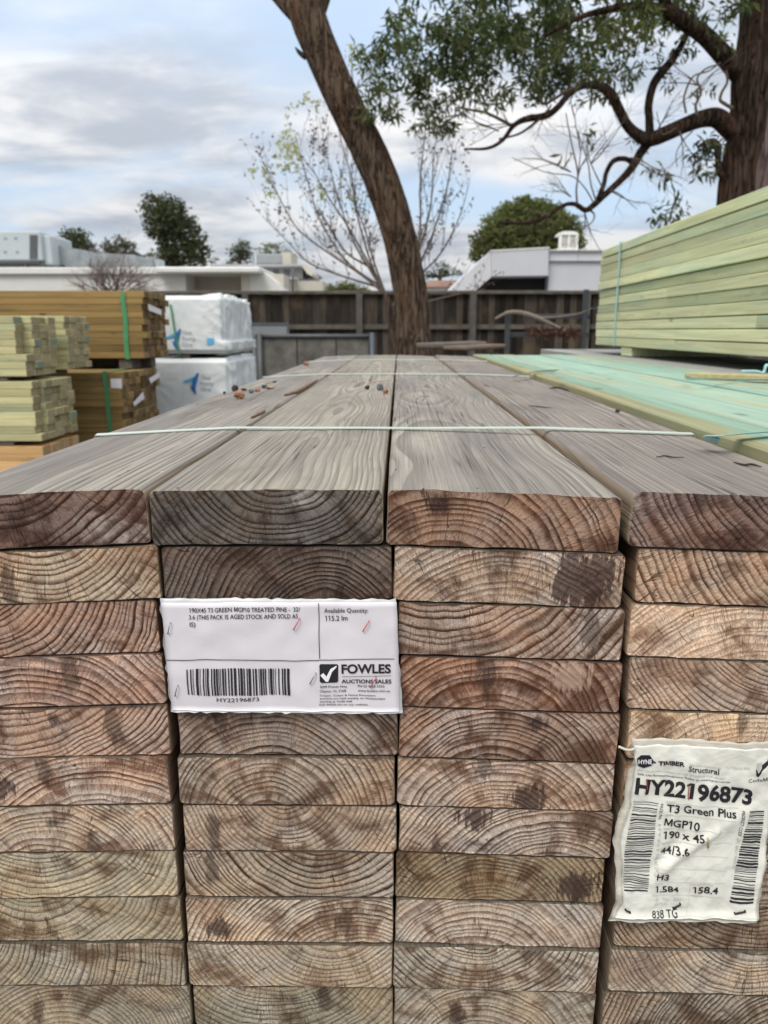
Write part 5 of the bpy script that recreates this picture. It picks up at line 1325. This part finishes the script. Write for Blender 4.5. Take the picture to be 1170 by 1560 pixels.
# ------------------------------------------------------------------ big gum on the right
def gum():
    Yg = 9.8; base = P(1118, 300, Yg); k = Yg / FPX
    root = empty('gum_tree', (base.x + .1, base.y, 0), 'large gum tree with rough dark bark and drooping leafy limbs behind the green pack', 'tree'); org = root.location.copy()
    def limb(name, pts, dep=0.0, seg=16, mat='bark_dark', amp=.06, sub=7):
        n = len(pts); c = catmull([P(x, y, Yg + dep * i / (n - 1)) for i, (x, y, w) in enumerate(pts)], sub); r = lerp_list([w / 2 * k for x, y, w in pts], sub)
        m = MB(org); m.tube(c, r, seg, rough=ridged(2.4, amp)); m.build(name, M[mat], root); return c
    limb('trunk', [(1104, 560, 66), (1115, 420, 56), (1121, 300, 47), (1126, 250, 44), (1138, 195, 46), (1145, 120, 48), (1151, 50, 42), (1154, -30, 38), (1170, -180, 42), (1160, -340, 30)], 0, 56, 'bark_dark', .10, 14)
    limb('limb', [(1128, 215, 24), (1112, 196, 27), (1092, 180, 25), (1070, 181, 22), (1045, 190, 20), (1018, 202, 20), (992, 212, 19), (973, 207, 15), (955, 190, 13), (942, 165, 13), (930, 143, 14), (912, 131, 12), (888, 131, 8), (868, 142, 8), (850, 163, 8), (832, 176, 9), (800, 182, 8), (782, 192, 6), (765, 214, 5), (742, 226, 4), (708, 227, 2.4)], -.6)
    limb('limb', [(992, 213, 13), (978, 230, 12), (963, 255, 11), (945, 275, 9), (920, 298, 8), (905, 312, 8), (892, 320, 7), (876, 311, 6), (858, 313, 5), (835, 328, 6), (810, 338, 5), (782, 340, 4), (760, 338, 3)], -.9)
    limb('limb', [(965, 250, 6), (952, 242, 7), (935, 245, 7), (924, 262, 6), (920, 280, 6), (912, 302, 7)], -.4)
    limb('limb', [(990, 207, 12), (989, 180, 11), (988, 160, 11), (995, 130, 11), (1008, 110, 12), (1025, 90, 10), (1045, 55, 8), (1058, 10, 6)], .3)
    limb('limb', [(1128, 115, 26), (1116, 100, 26), (1098, 80, 24), (1075, 56, 22), (1050, 38, 20), (1025, 22, 17), (1000, 14, 14), (965, 10, 11), (920, 16, 8), (880, 28, 6), (830, 55, 4)], -.8)
    limb('limb', [(1025, 25, 12), (1005, -10, 14), (960, -50, 12), (880, -80, 9), (800, -90, 6)], -.8)
    limb('broken_stub', [(1112, 268, 9), (1104, 268, 9), (1095, 262, 9), (1094, 240, 9), (1093, 224, 10), (1084, 216, 10), (1066, 222, 5)], -.2, 10, 'bark_grey')
    fine = MB(org); rnd = random.Random(31)
    def fpath(pts, w0, w1, dep=-.4):
        n = len(pts); c = catmull([P(x, y, Yg + dep) for x, y in pts], 5); fine.tube(c, lerp_list([(w0 + (w1 - w0) * i / (n - 1)) / 2 * k for i in range(n)], 5), 6, cap=False); return c
    fpath([(780, 192), (762, 182), (740, 172), (715, 167), (698, 163)], 5, 2.5); fpath([(826, 178), (805, 195), (788, 205), (760, 212)], 4, 2.5)
    fpath([(885, 132), (862, 140), (842, 152), (828, 158), (818, 140), (812, 110)], 5, 2); fpath([(880, 318), (878, 290), (880, 262), (870, 215), (862, 172)], 3, 1.4)
    fpath([(905, 310), (890, 285), (870, 268), (830, 262), (780, 240)], 2, 1); fpath([(908, 306), (900, 280), (896, 250), (885, 215), (876, 190)], 2.4, 1); fpath([(920, 290), (905, 260), (895, 230), (900, 195)], 2, 1)
    fpath([(895, 318), (905, 326), (902, 338), (885, 350)], 3, 1.2); fpath([(1116, 165), (1104, 158), (1097, 152), (1100, 140), (1108, 125), (1106, 108)], 5, 3)
    fpath([(1062, 175), (1060, 160), (1068, 140), (1062, 120), (1075, 105), (1095, 98)], 4, 2); fpath([(1045, 172), (1042, 150), (1048, 130), (1058, 115), (1080, 108), (1098, 95)], 3, 2)
    fpath([(1030, 195), (1010, 205), (1005, 190), (1000, 170)], 2, 1); fpath([(1055, 200), (1040, 215), (1030, 235), (1032, 255)], 2, 1); fpath([(1022, 330), (1028, 300), (1020, 270), (1005, 250)], 2, 1)
    for (x, y, dx, dz) in ((870, 300, -.6, .5), (880, 270, .3, 1), (885, 230, -.3, 1), (870, 262, -1, .3), (900, 250, .5, .8), (840, 160, -.3, -.5), (800, 185, -1, -.3), (760, 200, -1, .2), (1000, 205, .2, 1), (960, 240, .6, -.2), (930, 290, .7, -.2), (850, 318, -1, -.3), (890, 322, .2, -1), (1050, 150, .5, .6), (1035, 200, .3, -1), (700, 175, -1, -.4), (1062, 130, -.6, .3)):
        for _ in range(2): twiggy(fine, P(x, y, Yg - .4), Vector((dx, rnd.uniform(-.5, .5), dz)), rnd.uniform(.35, .75), .0075, rnd, 2, .02, .5, None, .13, (2, 4))
    fine.build('twigs', M['twig'], root)
    lf = MB(org)
    blobs = [(575, 85, 26, 1), (605, 60, 24, .9), (622, 32, 20, .5), (572, 130, 22, 1), (568, 172, 22, 1.1), (592, 170, 16, .9), (600, 110, 26, .6), (640, 60, 30, .9), (648, 105, 30, 1), (640, 145, 24, 1), (675, 40, 30, .9), (680, 90, 32, 1.3), (690, 130, 28, 1.2), (640, 183, 14, .7), (680, 190, 18, .9), (655, 190, 12, .7), (712, 60, 32, 1), (722, 105, 32, 1.1), (735, 140, 20, .7), (745, 25, 34, 1), (760, 70, 34, 1.2), (765, 110, 26, .8), (790, 40, 36, 1.2), (800, 85, 34, 1.2), (800, 118, 20, .7), (830, 20, 36, 1.2), (838, 65, 34, 1.2), (845, 105, 28, 1.1), (822, 128, 16, .8), (872, 45, 34, 1.1), (880, 90, 30, 1.0), (868, 120, 18, .7), (905, 25, 32, 1), (915, 75, 30, .9), (925, 110, 20, .7), (915, 150, 12, .8), (945, 45, 30, .9), (955, 95, 22, .6), (970, 15, 30, .8), (985, 60, 24, .6), (950, 125, 14, .5), (1000, 95, 18, .5), (1015, 55, 22, .5), (1040, 85, 16, .45), (1030, 15, 26, .7), (1060, 30, 24, .6), (1085, 15, 22, .6), (1100, 45, 18, .4), (1028, 120, 12, .35), (760, 158, 12, .5), (783, 140, 12, .5), (1000, 5, 30, 1),
             (760, -40, 50, 1.0), (850, -50, 50, 1.0), (940, -50, 50, 1), (1030, -50, 45, .9), (680, -20, 40, .6), (1100, -60, 50, 1), (900, -130, 70, .8), (1050, -140, 80, .8), (1170, -150, 80, .7),
             (1072, 240, 14, 1.4), (1083, 228, 12, 1.2), (1060, 236, 8, 1), (1094, 214, 9, .7), (1086, 250, 9, 1),
             (1025, 290, 15, .4), (1010, 315, 14, .5), (1030, 315, 12, .45), (1018, 340, 11, .5), (1040, 300, 10, .3), (1005, 335, 7, .5), (985, 225, 14, .18), (960, 225, 14, .15), (870, 215, 20, .12), (895, 205, 18, .12), (1000, 240, 14, .15), (1075, 130, 16, .18), (1050, 145, 12, .15), (905, 60, 60, .25), (690, 80, 60, .25)]
    for x, y, rp, dn in blobs:
        cc = P(x, y, Yg + rnd.uniform(-.9, .7) * (1 if rp > 15 else .2)); r = rp * k
        for _ in range(max(1, int(rp * rp * dn * 0.0108 + 1))):
            v = Vector((rnd.gauss(0, .56), rnd.gauss(0, .7), rnd.gauss(0, .56))); c2 = cc + v * r
            leaves_into(lf, c2, (.10, .12, .10), int(24 * (0.6 + .4 * dn)), .112, rnd, 0.85, 1.0, .27)
    lf.build('crown', M['gum_leaf'], root)
gum()
def second_gum():
    Yg = 12.2; base = P(1172, 300, Yg); root = empty('gum_tree', (base.x, base.y, 0), 'smooth mauve trunk half hidden behind the dark gum at the picture edge', 'tree'); org = root.location.copy()
    pts = [(1168, 560, 46), (1166, 300, 38), (1172, 200, 36), (1180, 100, 32), (1190, -40, 28), (1230, -260, 16)]
    m = MB(org); m.tube(catmull([P(x, y, Yg) for x, y, w in pts], 6), lerp_list([w / 2 / FPX * Yg for x, y, w in pts], 6), 24, rough=ridged(1.2, .03)); m.build('trunk', M['bark_smooth'], root)
    lf = MB(org); rnd = random.Random(3)
    for _ in range(60): leaves_into(lf, P(1250 + rnd.gauss(0, 60), -220 + rnd.gauss(0, 60), Yg + rnd.gauss(0, .5)), (.2, .2, .2), 14, .12, rnd, .8, 1, .24)
    lf.build('crown', M['gum_leaf'], root)
second_gum()

# ------------------------------------------------------------------ far trees
def far_tree(name, blobs, Yd, label, mat='far_leaf', trunk=None, size=0.30, dens=1.0, seed=1, group='trees beyond the buildings'):
    rnd = random.Random(seed); k = Yd / FPX
    px, py = trunk or (blobs[0][0], blobs[0][1] + blobs[0][2]); base = P(px, py, Yd)
    root = empty(name, (base.x, base.y, 0), label, 'tree', group); org = root.location.copy()
    m = MB(org); top = P(blobs[0][0], blobs[0][1], Yd)
    m.tube(catmull([(base.x, base.y, 0), (base.x, base.y, max(.5, base.z * .6)), base, top], 4), lerp_list([.28, .24, .2, .08], 4), 10)
    for x, y, r in blobs[1:]: m.tube([base, base.lerp(P(x, y, Yd), .6) + Vector((0, rnd.uniform(-.4, .4), 0)), P(x, y, Yd)], [.14, .09, .03], 6)
    m.build('trunk', M['bark_grey'], root)
    lf = MB(org)
    for x, y, r in blobs:
        cc = P(x, y, Yd); rr = r * k
        nsub = max(4, int(r * r * 0.10 * dens))
        for _ in range(nsub):
            v = Vector((rnd.gauss(0, 1), rnd.gauss(0, 1), rnd.gauss(0, 1))).normalized() * (rnd.uniform(.25, 1) ** .5)
            c2 = cc + v * rr * 0.95
            leaves_into(lf, c2, (size * 1.1,) * 2 + (size * .8,), 13, size, rnd, 0, .7, .42)
    lf.build('crown', M[mat], root)
far_tree('gum_tree', [(247, 335, 30), (235, 318, 22), (262, 322, 24), (275, 340, 24), (288, 358, 22), (270, 375, 24), (250, 385, 20), (300, 380, 18), (290, 392, 20), (305, 396, 12), (235, 352, 14), (258, 398, 18)], 62, 'tallest dark tree rising behind the white building on the left', trunk=(262, 405), seed=2, size=.34)
far_tree('gum_tree', [(112, 366, 20), (100, 370, 16), (128, 368, 16), (92, 378, 10), (136, 380, 12)], 70, 'bushy olive tree behind the roof duct', seed=3, size=.34)
far_tree('gum_tree', [(178, 375, 16), (160, 380, 10), (196, 380, 14), (206, 390, 10), (170, 388, 12)], 70, 'low olive tree behind the bare shrub', seed=4, size=.34)
far_tree('gum_tree', [(365, 382, 13), (372, 378, 10), (356, 388, 8), (378, 394, 10), (350, 396, 8)], 80, 'small loose green tree beside the rooftop box', seed=5, size=.34)
far_tree('gum_tree', [(412, 382, 14), (400, 388, 10), (428, 384, 12), (440, 392, 8)], 75, 'rounded olive tree top behind the rooftop box', 'pine_leaf', seed=6, size=.3)
far_tree('pine_tree', [(800, 335, 32), (760, 350, 30), (835, 345, 32), (790, 362, 30), (860, 350, 24), (872, 368, 18), (740, 368, 22), (730, 384, 14), (820, 370, 30), (855, 378, 18), (775, 330, 20), (820, 322, 20), (845, 328, 16), (760, 375, 22), (870, 385, 14), (800, 314, 14)], 48, 'large round crowned tree behind the pale building on the right', 'pine_leaf', trunk=(800, 400), seed=7, size=.24, dens=2.1)
far_tree('gum_tree', [(670, 410, 12), (655, 414, 9), (685, 414, 10), (694, 418, 6), (648, 420, 6)], 80, 'small flat topped tree right of the leaning trunk', seed=8, size=.3)
far_tree('round_shrub', [(525, 438, 10), (512, 440, 9), (540, 440, 9), (552, 442, 7), (503, 443, 6)], 26, 'green rounded shrub top just showing over the fence', 'pine_leaf', trunk=(525, 455), seed=9, size=.12, dens=2.2)
far_tree('gum_tree', [(225, 392, 8), (212, 394, 8), (328, 398, 6), (198, 394, 8)], 90, 'faint distant treetops between the olive tree and the tallest tree', seed=10, size=.35)

# ------------------------------------------------------------------ buildings over the fence
def wallbox(mb, px0, px1, pyt, Yd, depth, pyb=None, z0=None, yo=0.0):
    a = P(px0, pyt, Yd); b = P(px1, pyt, Yd); z1 = P((px0 + px1) / 2, pyt, Yd).z
    zz = z0 if z0 is not None else (0.0 if pyb is None else P((px0 + px1) / 2, pyb, Yd).z)
    mb.box((a.x, Y0 + Yd + yo, zz), (b.x, Y0 + Yd + yo + depth, z1))
def left_building():
    Yd = 30.0; root = empty('white_building', (P(150, 440, Yd).x, Y0 + Yd, 0), 'long low white building with a flat parapet behind the brown packs', 'building'); org = root.location.copy()
    m = MB(org); wallbox(m, -420, 262, 418, Yd, 12); m.build('wall', M['wall_white'], root)
    m = MB(org); wallbox(m, -424, 266, 407.5, Yd - .15, 12.4, 418); bevelled(m.build('parapet', M['fascia'], root), .03)
    m = MB(org); wallbox(m, 262, 432, 417.5, Yd + 1.6, 9); m.build('entry_wall', M['wall_cream'], root)
    m = MB(org); wallbox(m, 236, 396, 406.2, Yd - .6, 10.8, 416); bevelled(m.build('canopy', M['fascia'], root), .05)
    m = MB(org); wallbox(m, 262, 282, 416.5, Yd - .02, 1.5); m.build('pier', M['wall_white'], root)
    m = MB(org); wallbox(m, 367, 380, 416.5, Yd - .02, 1.5); m.build('pier', M['wall_cream'], root)
    m = MB(org); z_ = [P(*q, Yd) for q in ((380, 416.5), (398, 411), (420, 430), (430, 447), (430, 480), (380, 480))]; m.prism([p + Vector((0, .01, 0)) for p in z_], (0, 3, 0)); m.build('sloping_wall', M['wall_white'], root)
    # plant on the roof
    m2 = empty('roof_air_unit', (P(40, 400, Yd + 3).x, Y0 + Yd + 3, P(40, 406, Yd + 3).z), 'big pale grey air unit on the white roof', 'air conditioner'); og = m2.location.copy()
    Yh = Yd + 3.0
    m = MB(og); wallbox(m, -90, 60, 352, Yh, 2.6, 397); bevelled(m.build('housing', M['hvac'], m2), .05)
    m = MB(og); a = P(58.5, 358, Yh); wallbox(m, 60.1, 76, 358, Yh + .25, 2.2, 403); bevelled(m.build('end_section', M['hvac'], m2), .05)
    for kx in range(12):
        py = 358 + kx * 3.2; m = MB(og); a, b = P(45, py, Yh - .02), P(57, py, Yh - .02); m.box((a.x, a.y - .02, a.z - .05), (b.x, a.y + .015, a.z)); m.build('louvre', M['steel'], m2)
    for px in (-40, 36, 62):
        m = MB(og); a = P(px, 397, Yh); m.box((a.x - .06, a.y + .1, P(px, 407, Yh).z), (a.x + .06, a.y + .25, a.z)); m.build('stand_leg', M['steel'], m2)
    m = MB(og); wallbox(m, -90, 60, 397.2, Yh + .03, 2.5, 400.5); m.build('base_frame', M['steel'], m2)
    for px, py in ((8, 363), (24, 363), (8, 384), (26, 384)):
        m = MB(og); a = P(px, py, Yh); m.box((a.x - .05, a.y - .03, a.z - .03), (a.x + .05, a.y - .001, a.z + .03)); m.build('latch', M['duct'], m2)
    du = empty('roof_duct', P(100, 405, Yd + 4), 'sloping galvanised duct beside the roof air unit', 'duct'); og = du.location.copy()
    m = MB(og); q = [P(*t, Yd + 4) for t in ((76, 373), (83, 373), (128, 381), (138, 392), (134, 406), (100, 406), (78, 393))]; m.prism(q, (0, 1.6, 0)); m.build('casing', M['duct'], du)
    m = MB(og); q = [P(*t, Yd + 4.02) for t in ((128, 384), (205, 388), (208, 405), (140, 406))]; m.prism([p + Vector((0, .05, 0)) for p in q], (0, 1.2, 0)); m.build('lower_run', M['duct'], du)
    m = MB(og); a = P(88, 404, Yd + 4); m.box((a.x - .1, a.y + .2, P(88, 408, Yd + 4).z - .05), (a.x + .1, a.y + .6, a.z)); m.build('foot', M['steel'], du)
    bx = empty('roof_box', P(230, 406, Yd + 4), 'small pale box on the roof at the foot of the tallest tree', 'roof box'); og = bx.location.copy()
    m = MB(og); wallbox(m, 206, 232, 392, Yd + 4, 1.5, 407); bevelled(m.build('casing', M['duct'], bx), .03)
    m = MB(og); wallbox(m, 232.2, 240, 394, Yd + 4.2, 1.0, 407); m.build('end_cap', M['hvac'], bx)
left_building()
def antenna():
    a = P(389, 375, 34); b = P(389, 412, 34); root = empty('roof_mast', b, 'thin pale mast standing on the roof beside the small loose tree', 'mast'); og = root.location.copy()
    m = MB(og); m.tube([b - Vector((0, 0, 1)), a], .05, 6); m.build('pole', M['hvac'], root)
    m = MB(og); q = P(389, 379, 34); m.tube([q + Vector((-.35, -.06, 0)), q + Vector((.35, -.06, 0))], .02, 5); m.build('crossbar', M['steel'], root)
antenna()
def grey_building():
    Yd = 38.0; root = empty('grey_building', (P(430, 420, Yd).x, Y0 + Yd, 0), 'grey flat roofed building with a box on its roof left of the bare sapling', 'building'); org = root.location.copy()
    m = MB(org); wallbox(m, 330, 461, 407.5, Yd, 8); m.build('wall', M['grey_wall'], root)
    m = MB(org); wallbox(m, 320, 464, 402.5, Yd - .3, 8.8, 407); bevelled(m.build('roof_edge', M['grey_roof'], root), .04)
    m = MB(org); wallbox(m, 384, 436, 386.5, Yd + 1, 3, 402.3); bevelled(m.build('roof_box', M['grey_roof'], root), .04)
    m = MB(org); wallbox(m, 430, 443, 384, Yd + .7, 2.5, 402.2); m.build('roof_vent', M['wall_cream'], root)
    m = MB(org); q = [P(*t, Yd - .5) for t in ((459, 404), (466, 404), (476, 416), (476, 421), (468, 417))]; m.prism(q, (0, 3, 0)); m.build('awning', M['wall_cream'], root)
    m = MB(org); wallbox(m, 452, 472, 412, Yd + .05, 1.2, 424); m.build('painted_recess_shade', M['dark'], root)  # solid black block painted as the shade under the awning
    for px in (400, 416, 432):
        m = MB(org); wallbox(m, px, px + 9, 411, Yd - .03, .02, 420); m.build('window', M['steel'], root)
    r2 = empty('low_white_building', (P(450, 440, 28).x, Y0 + 33.5, 0), 'low white annexe just above the fence left of the sapling', 'building'); og = r2.location.copy(); Yw = 33.5
    m = MB(og); wallbox(m, 408, 448, 424.5, Yw, 4); m.build('wall', M['wall_white'], r2)
    m = MB(og); wallbox(m, 448.2, 492, 428, Yw + .2, 4); m.build('wall', M['wall_cream'], r2)
    m = MB(og); wallbox(m, 405, 450, 423, Yw - .15, 4.3, 425); m.build('parapet', M['fascia'], r2)
    m = MB(og); a, b = P(446.5, 405, Yw - .3), P(446.5, 446, Yw - .3); m.tube([b, a], .04, 6); m.build('downpipe', M['steel'], r2)
    for px, w_ in ((455, 9), (468, 10)):
        m = MB(og); wallbox(m, px, px + w_, 424.5, Yw + .4, .8, 427.9); m.build('roof_unit', M['steel'], r2)
grey_building()
def right_building():
    Yd = 27.0; root = empty('pale_building', (P(800, 440, Yd).x, Y0 + Yd, 0), 'pale grey building with a dark carport opening behind the fence on the right', 'building'); org = root.location.copy()
    m = MB(org); q = [P(*t, Yd) for t in ((748, 381.5), (836.5, 377), (836, 421), (749, 422))]; m.prism(q, (0, 8, 0)); bevelled(m.build('parapet', M['clad'], root), .03)
    m = MB(org); q = [P(*t, Yd + .02) for t in ((684, 443), (747.5, 382), (748.5, 422), (724, 443))]; m.prism([p + Vector((0, .02, 0)) for p in q], (0, 8, 0)); m.build('sloping_wing', M['clad2'], root)
    m = MB(org); wallbox(m, 836.8, 990, 397.5, Yd + .35, 8); m.build('wall', M['clad'], root)
    m = MB(org); wallbox(m, 836.9, 990, 382, Yd + .25, 8.2, 397.2); m.build('band', M['clad2'], root)
    m = MB(org); wallbox(m, 836.9, 990, 380, Yd + .15, 8.4, 381.8); m.build('coping', M['fascia'], root)
    m = MB(org); wallbox(m, 725, 836, 421, Yd + .9, .4); m.build('carport_shade', M['dark'], root)  # near-black sheet set close behind the front, in place of the carport's shade
    m = MB(org); q = [P(*t, Yd - .02) for t in ((747, 381), (837.5, 376), (837.5, 378.3), (748, 383.4))]; m.prism(q, (0, .3, 0)); m.build('coping', M['fascia'], root)
    ev = empty('evaporative_cooler', P(866, 381, Yd + 2), 'white louvred cooler box on the pale roof before the round tree', 'air conditioner'); og = ev.location.copy(); Ye = Yd + 2
    m = MB(og); wallbox(m, 852, 881, 376.5, Ye, .65, 381); m.build('base', M['fascia'], ev)
    m = MB(og); wallbox(m, 856, 878, 358, Ye + .08, .5, 376.4); m.build('core', M['steel'], ev)
    m = MB(og); q = [P(*t, Ye - .02) for t in ((851, 358), (853, 354), (860, 352), (873, 352), (880, 354), (882, 358))]; m.prism(q, (0, .7, 0)); m.build('lid', M['fascia'], ev)
    for px0, px1 in ((852, 856.5), (866, 869), (877.5, 881.5)):
        m = MB(og); wallbox(m, px0, px1, 358.2, Ye, .1, 376.3); m.build('corner_post', M['fascia'], ev)
    for kx in range(5):
        m = MB(og); wallbox(m, 856.6, 865.9, 360 + kx * 3.4, Ye + .03, .05, 361.8 + kx * 3.4); m.build('slat', M['fascia'], ev)
        m = MB(og); wallbox(m, 869.1, 877.4, 360 + kx * 3.4, Ye + .03, .05, 361.8 + kx * 3.4); m.build('slat', M['fascia'], ev)
    h = empty('tiled_house', (P(672, 440, 45).x, Y0 + 45, 0), 'distant house with a pinkish roof right of the leaning trunk', 'house'); oh = h.location.copy()
    m = MB(oh); wallbox(m, 640, 720, 437, 45, 6); m.build('wall', M['wall_white'], h)
    m = MB(oh); q = [P(*t, 44.8) for t in ((636, 437), (655, 427), (700, 427), (722, 437))]; m.prism(q, (0, 6.4, 0)); m.build('roof', M['tile'], h)
M['tile'] = simple('pink roof tiles', (0.42, 0.27, 0.21), .8, .15, 2)
right_building()
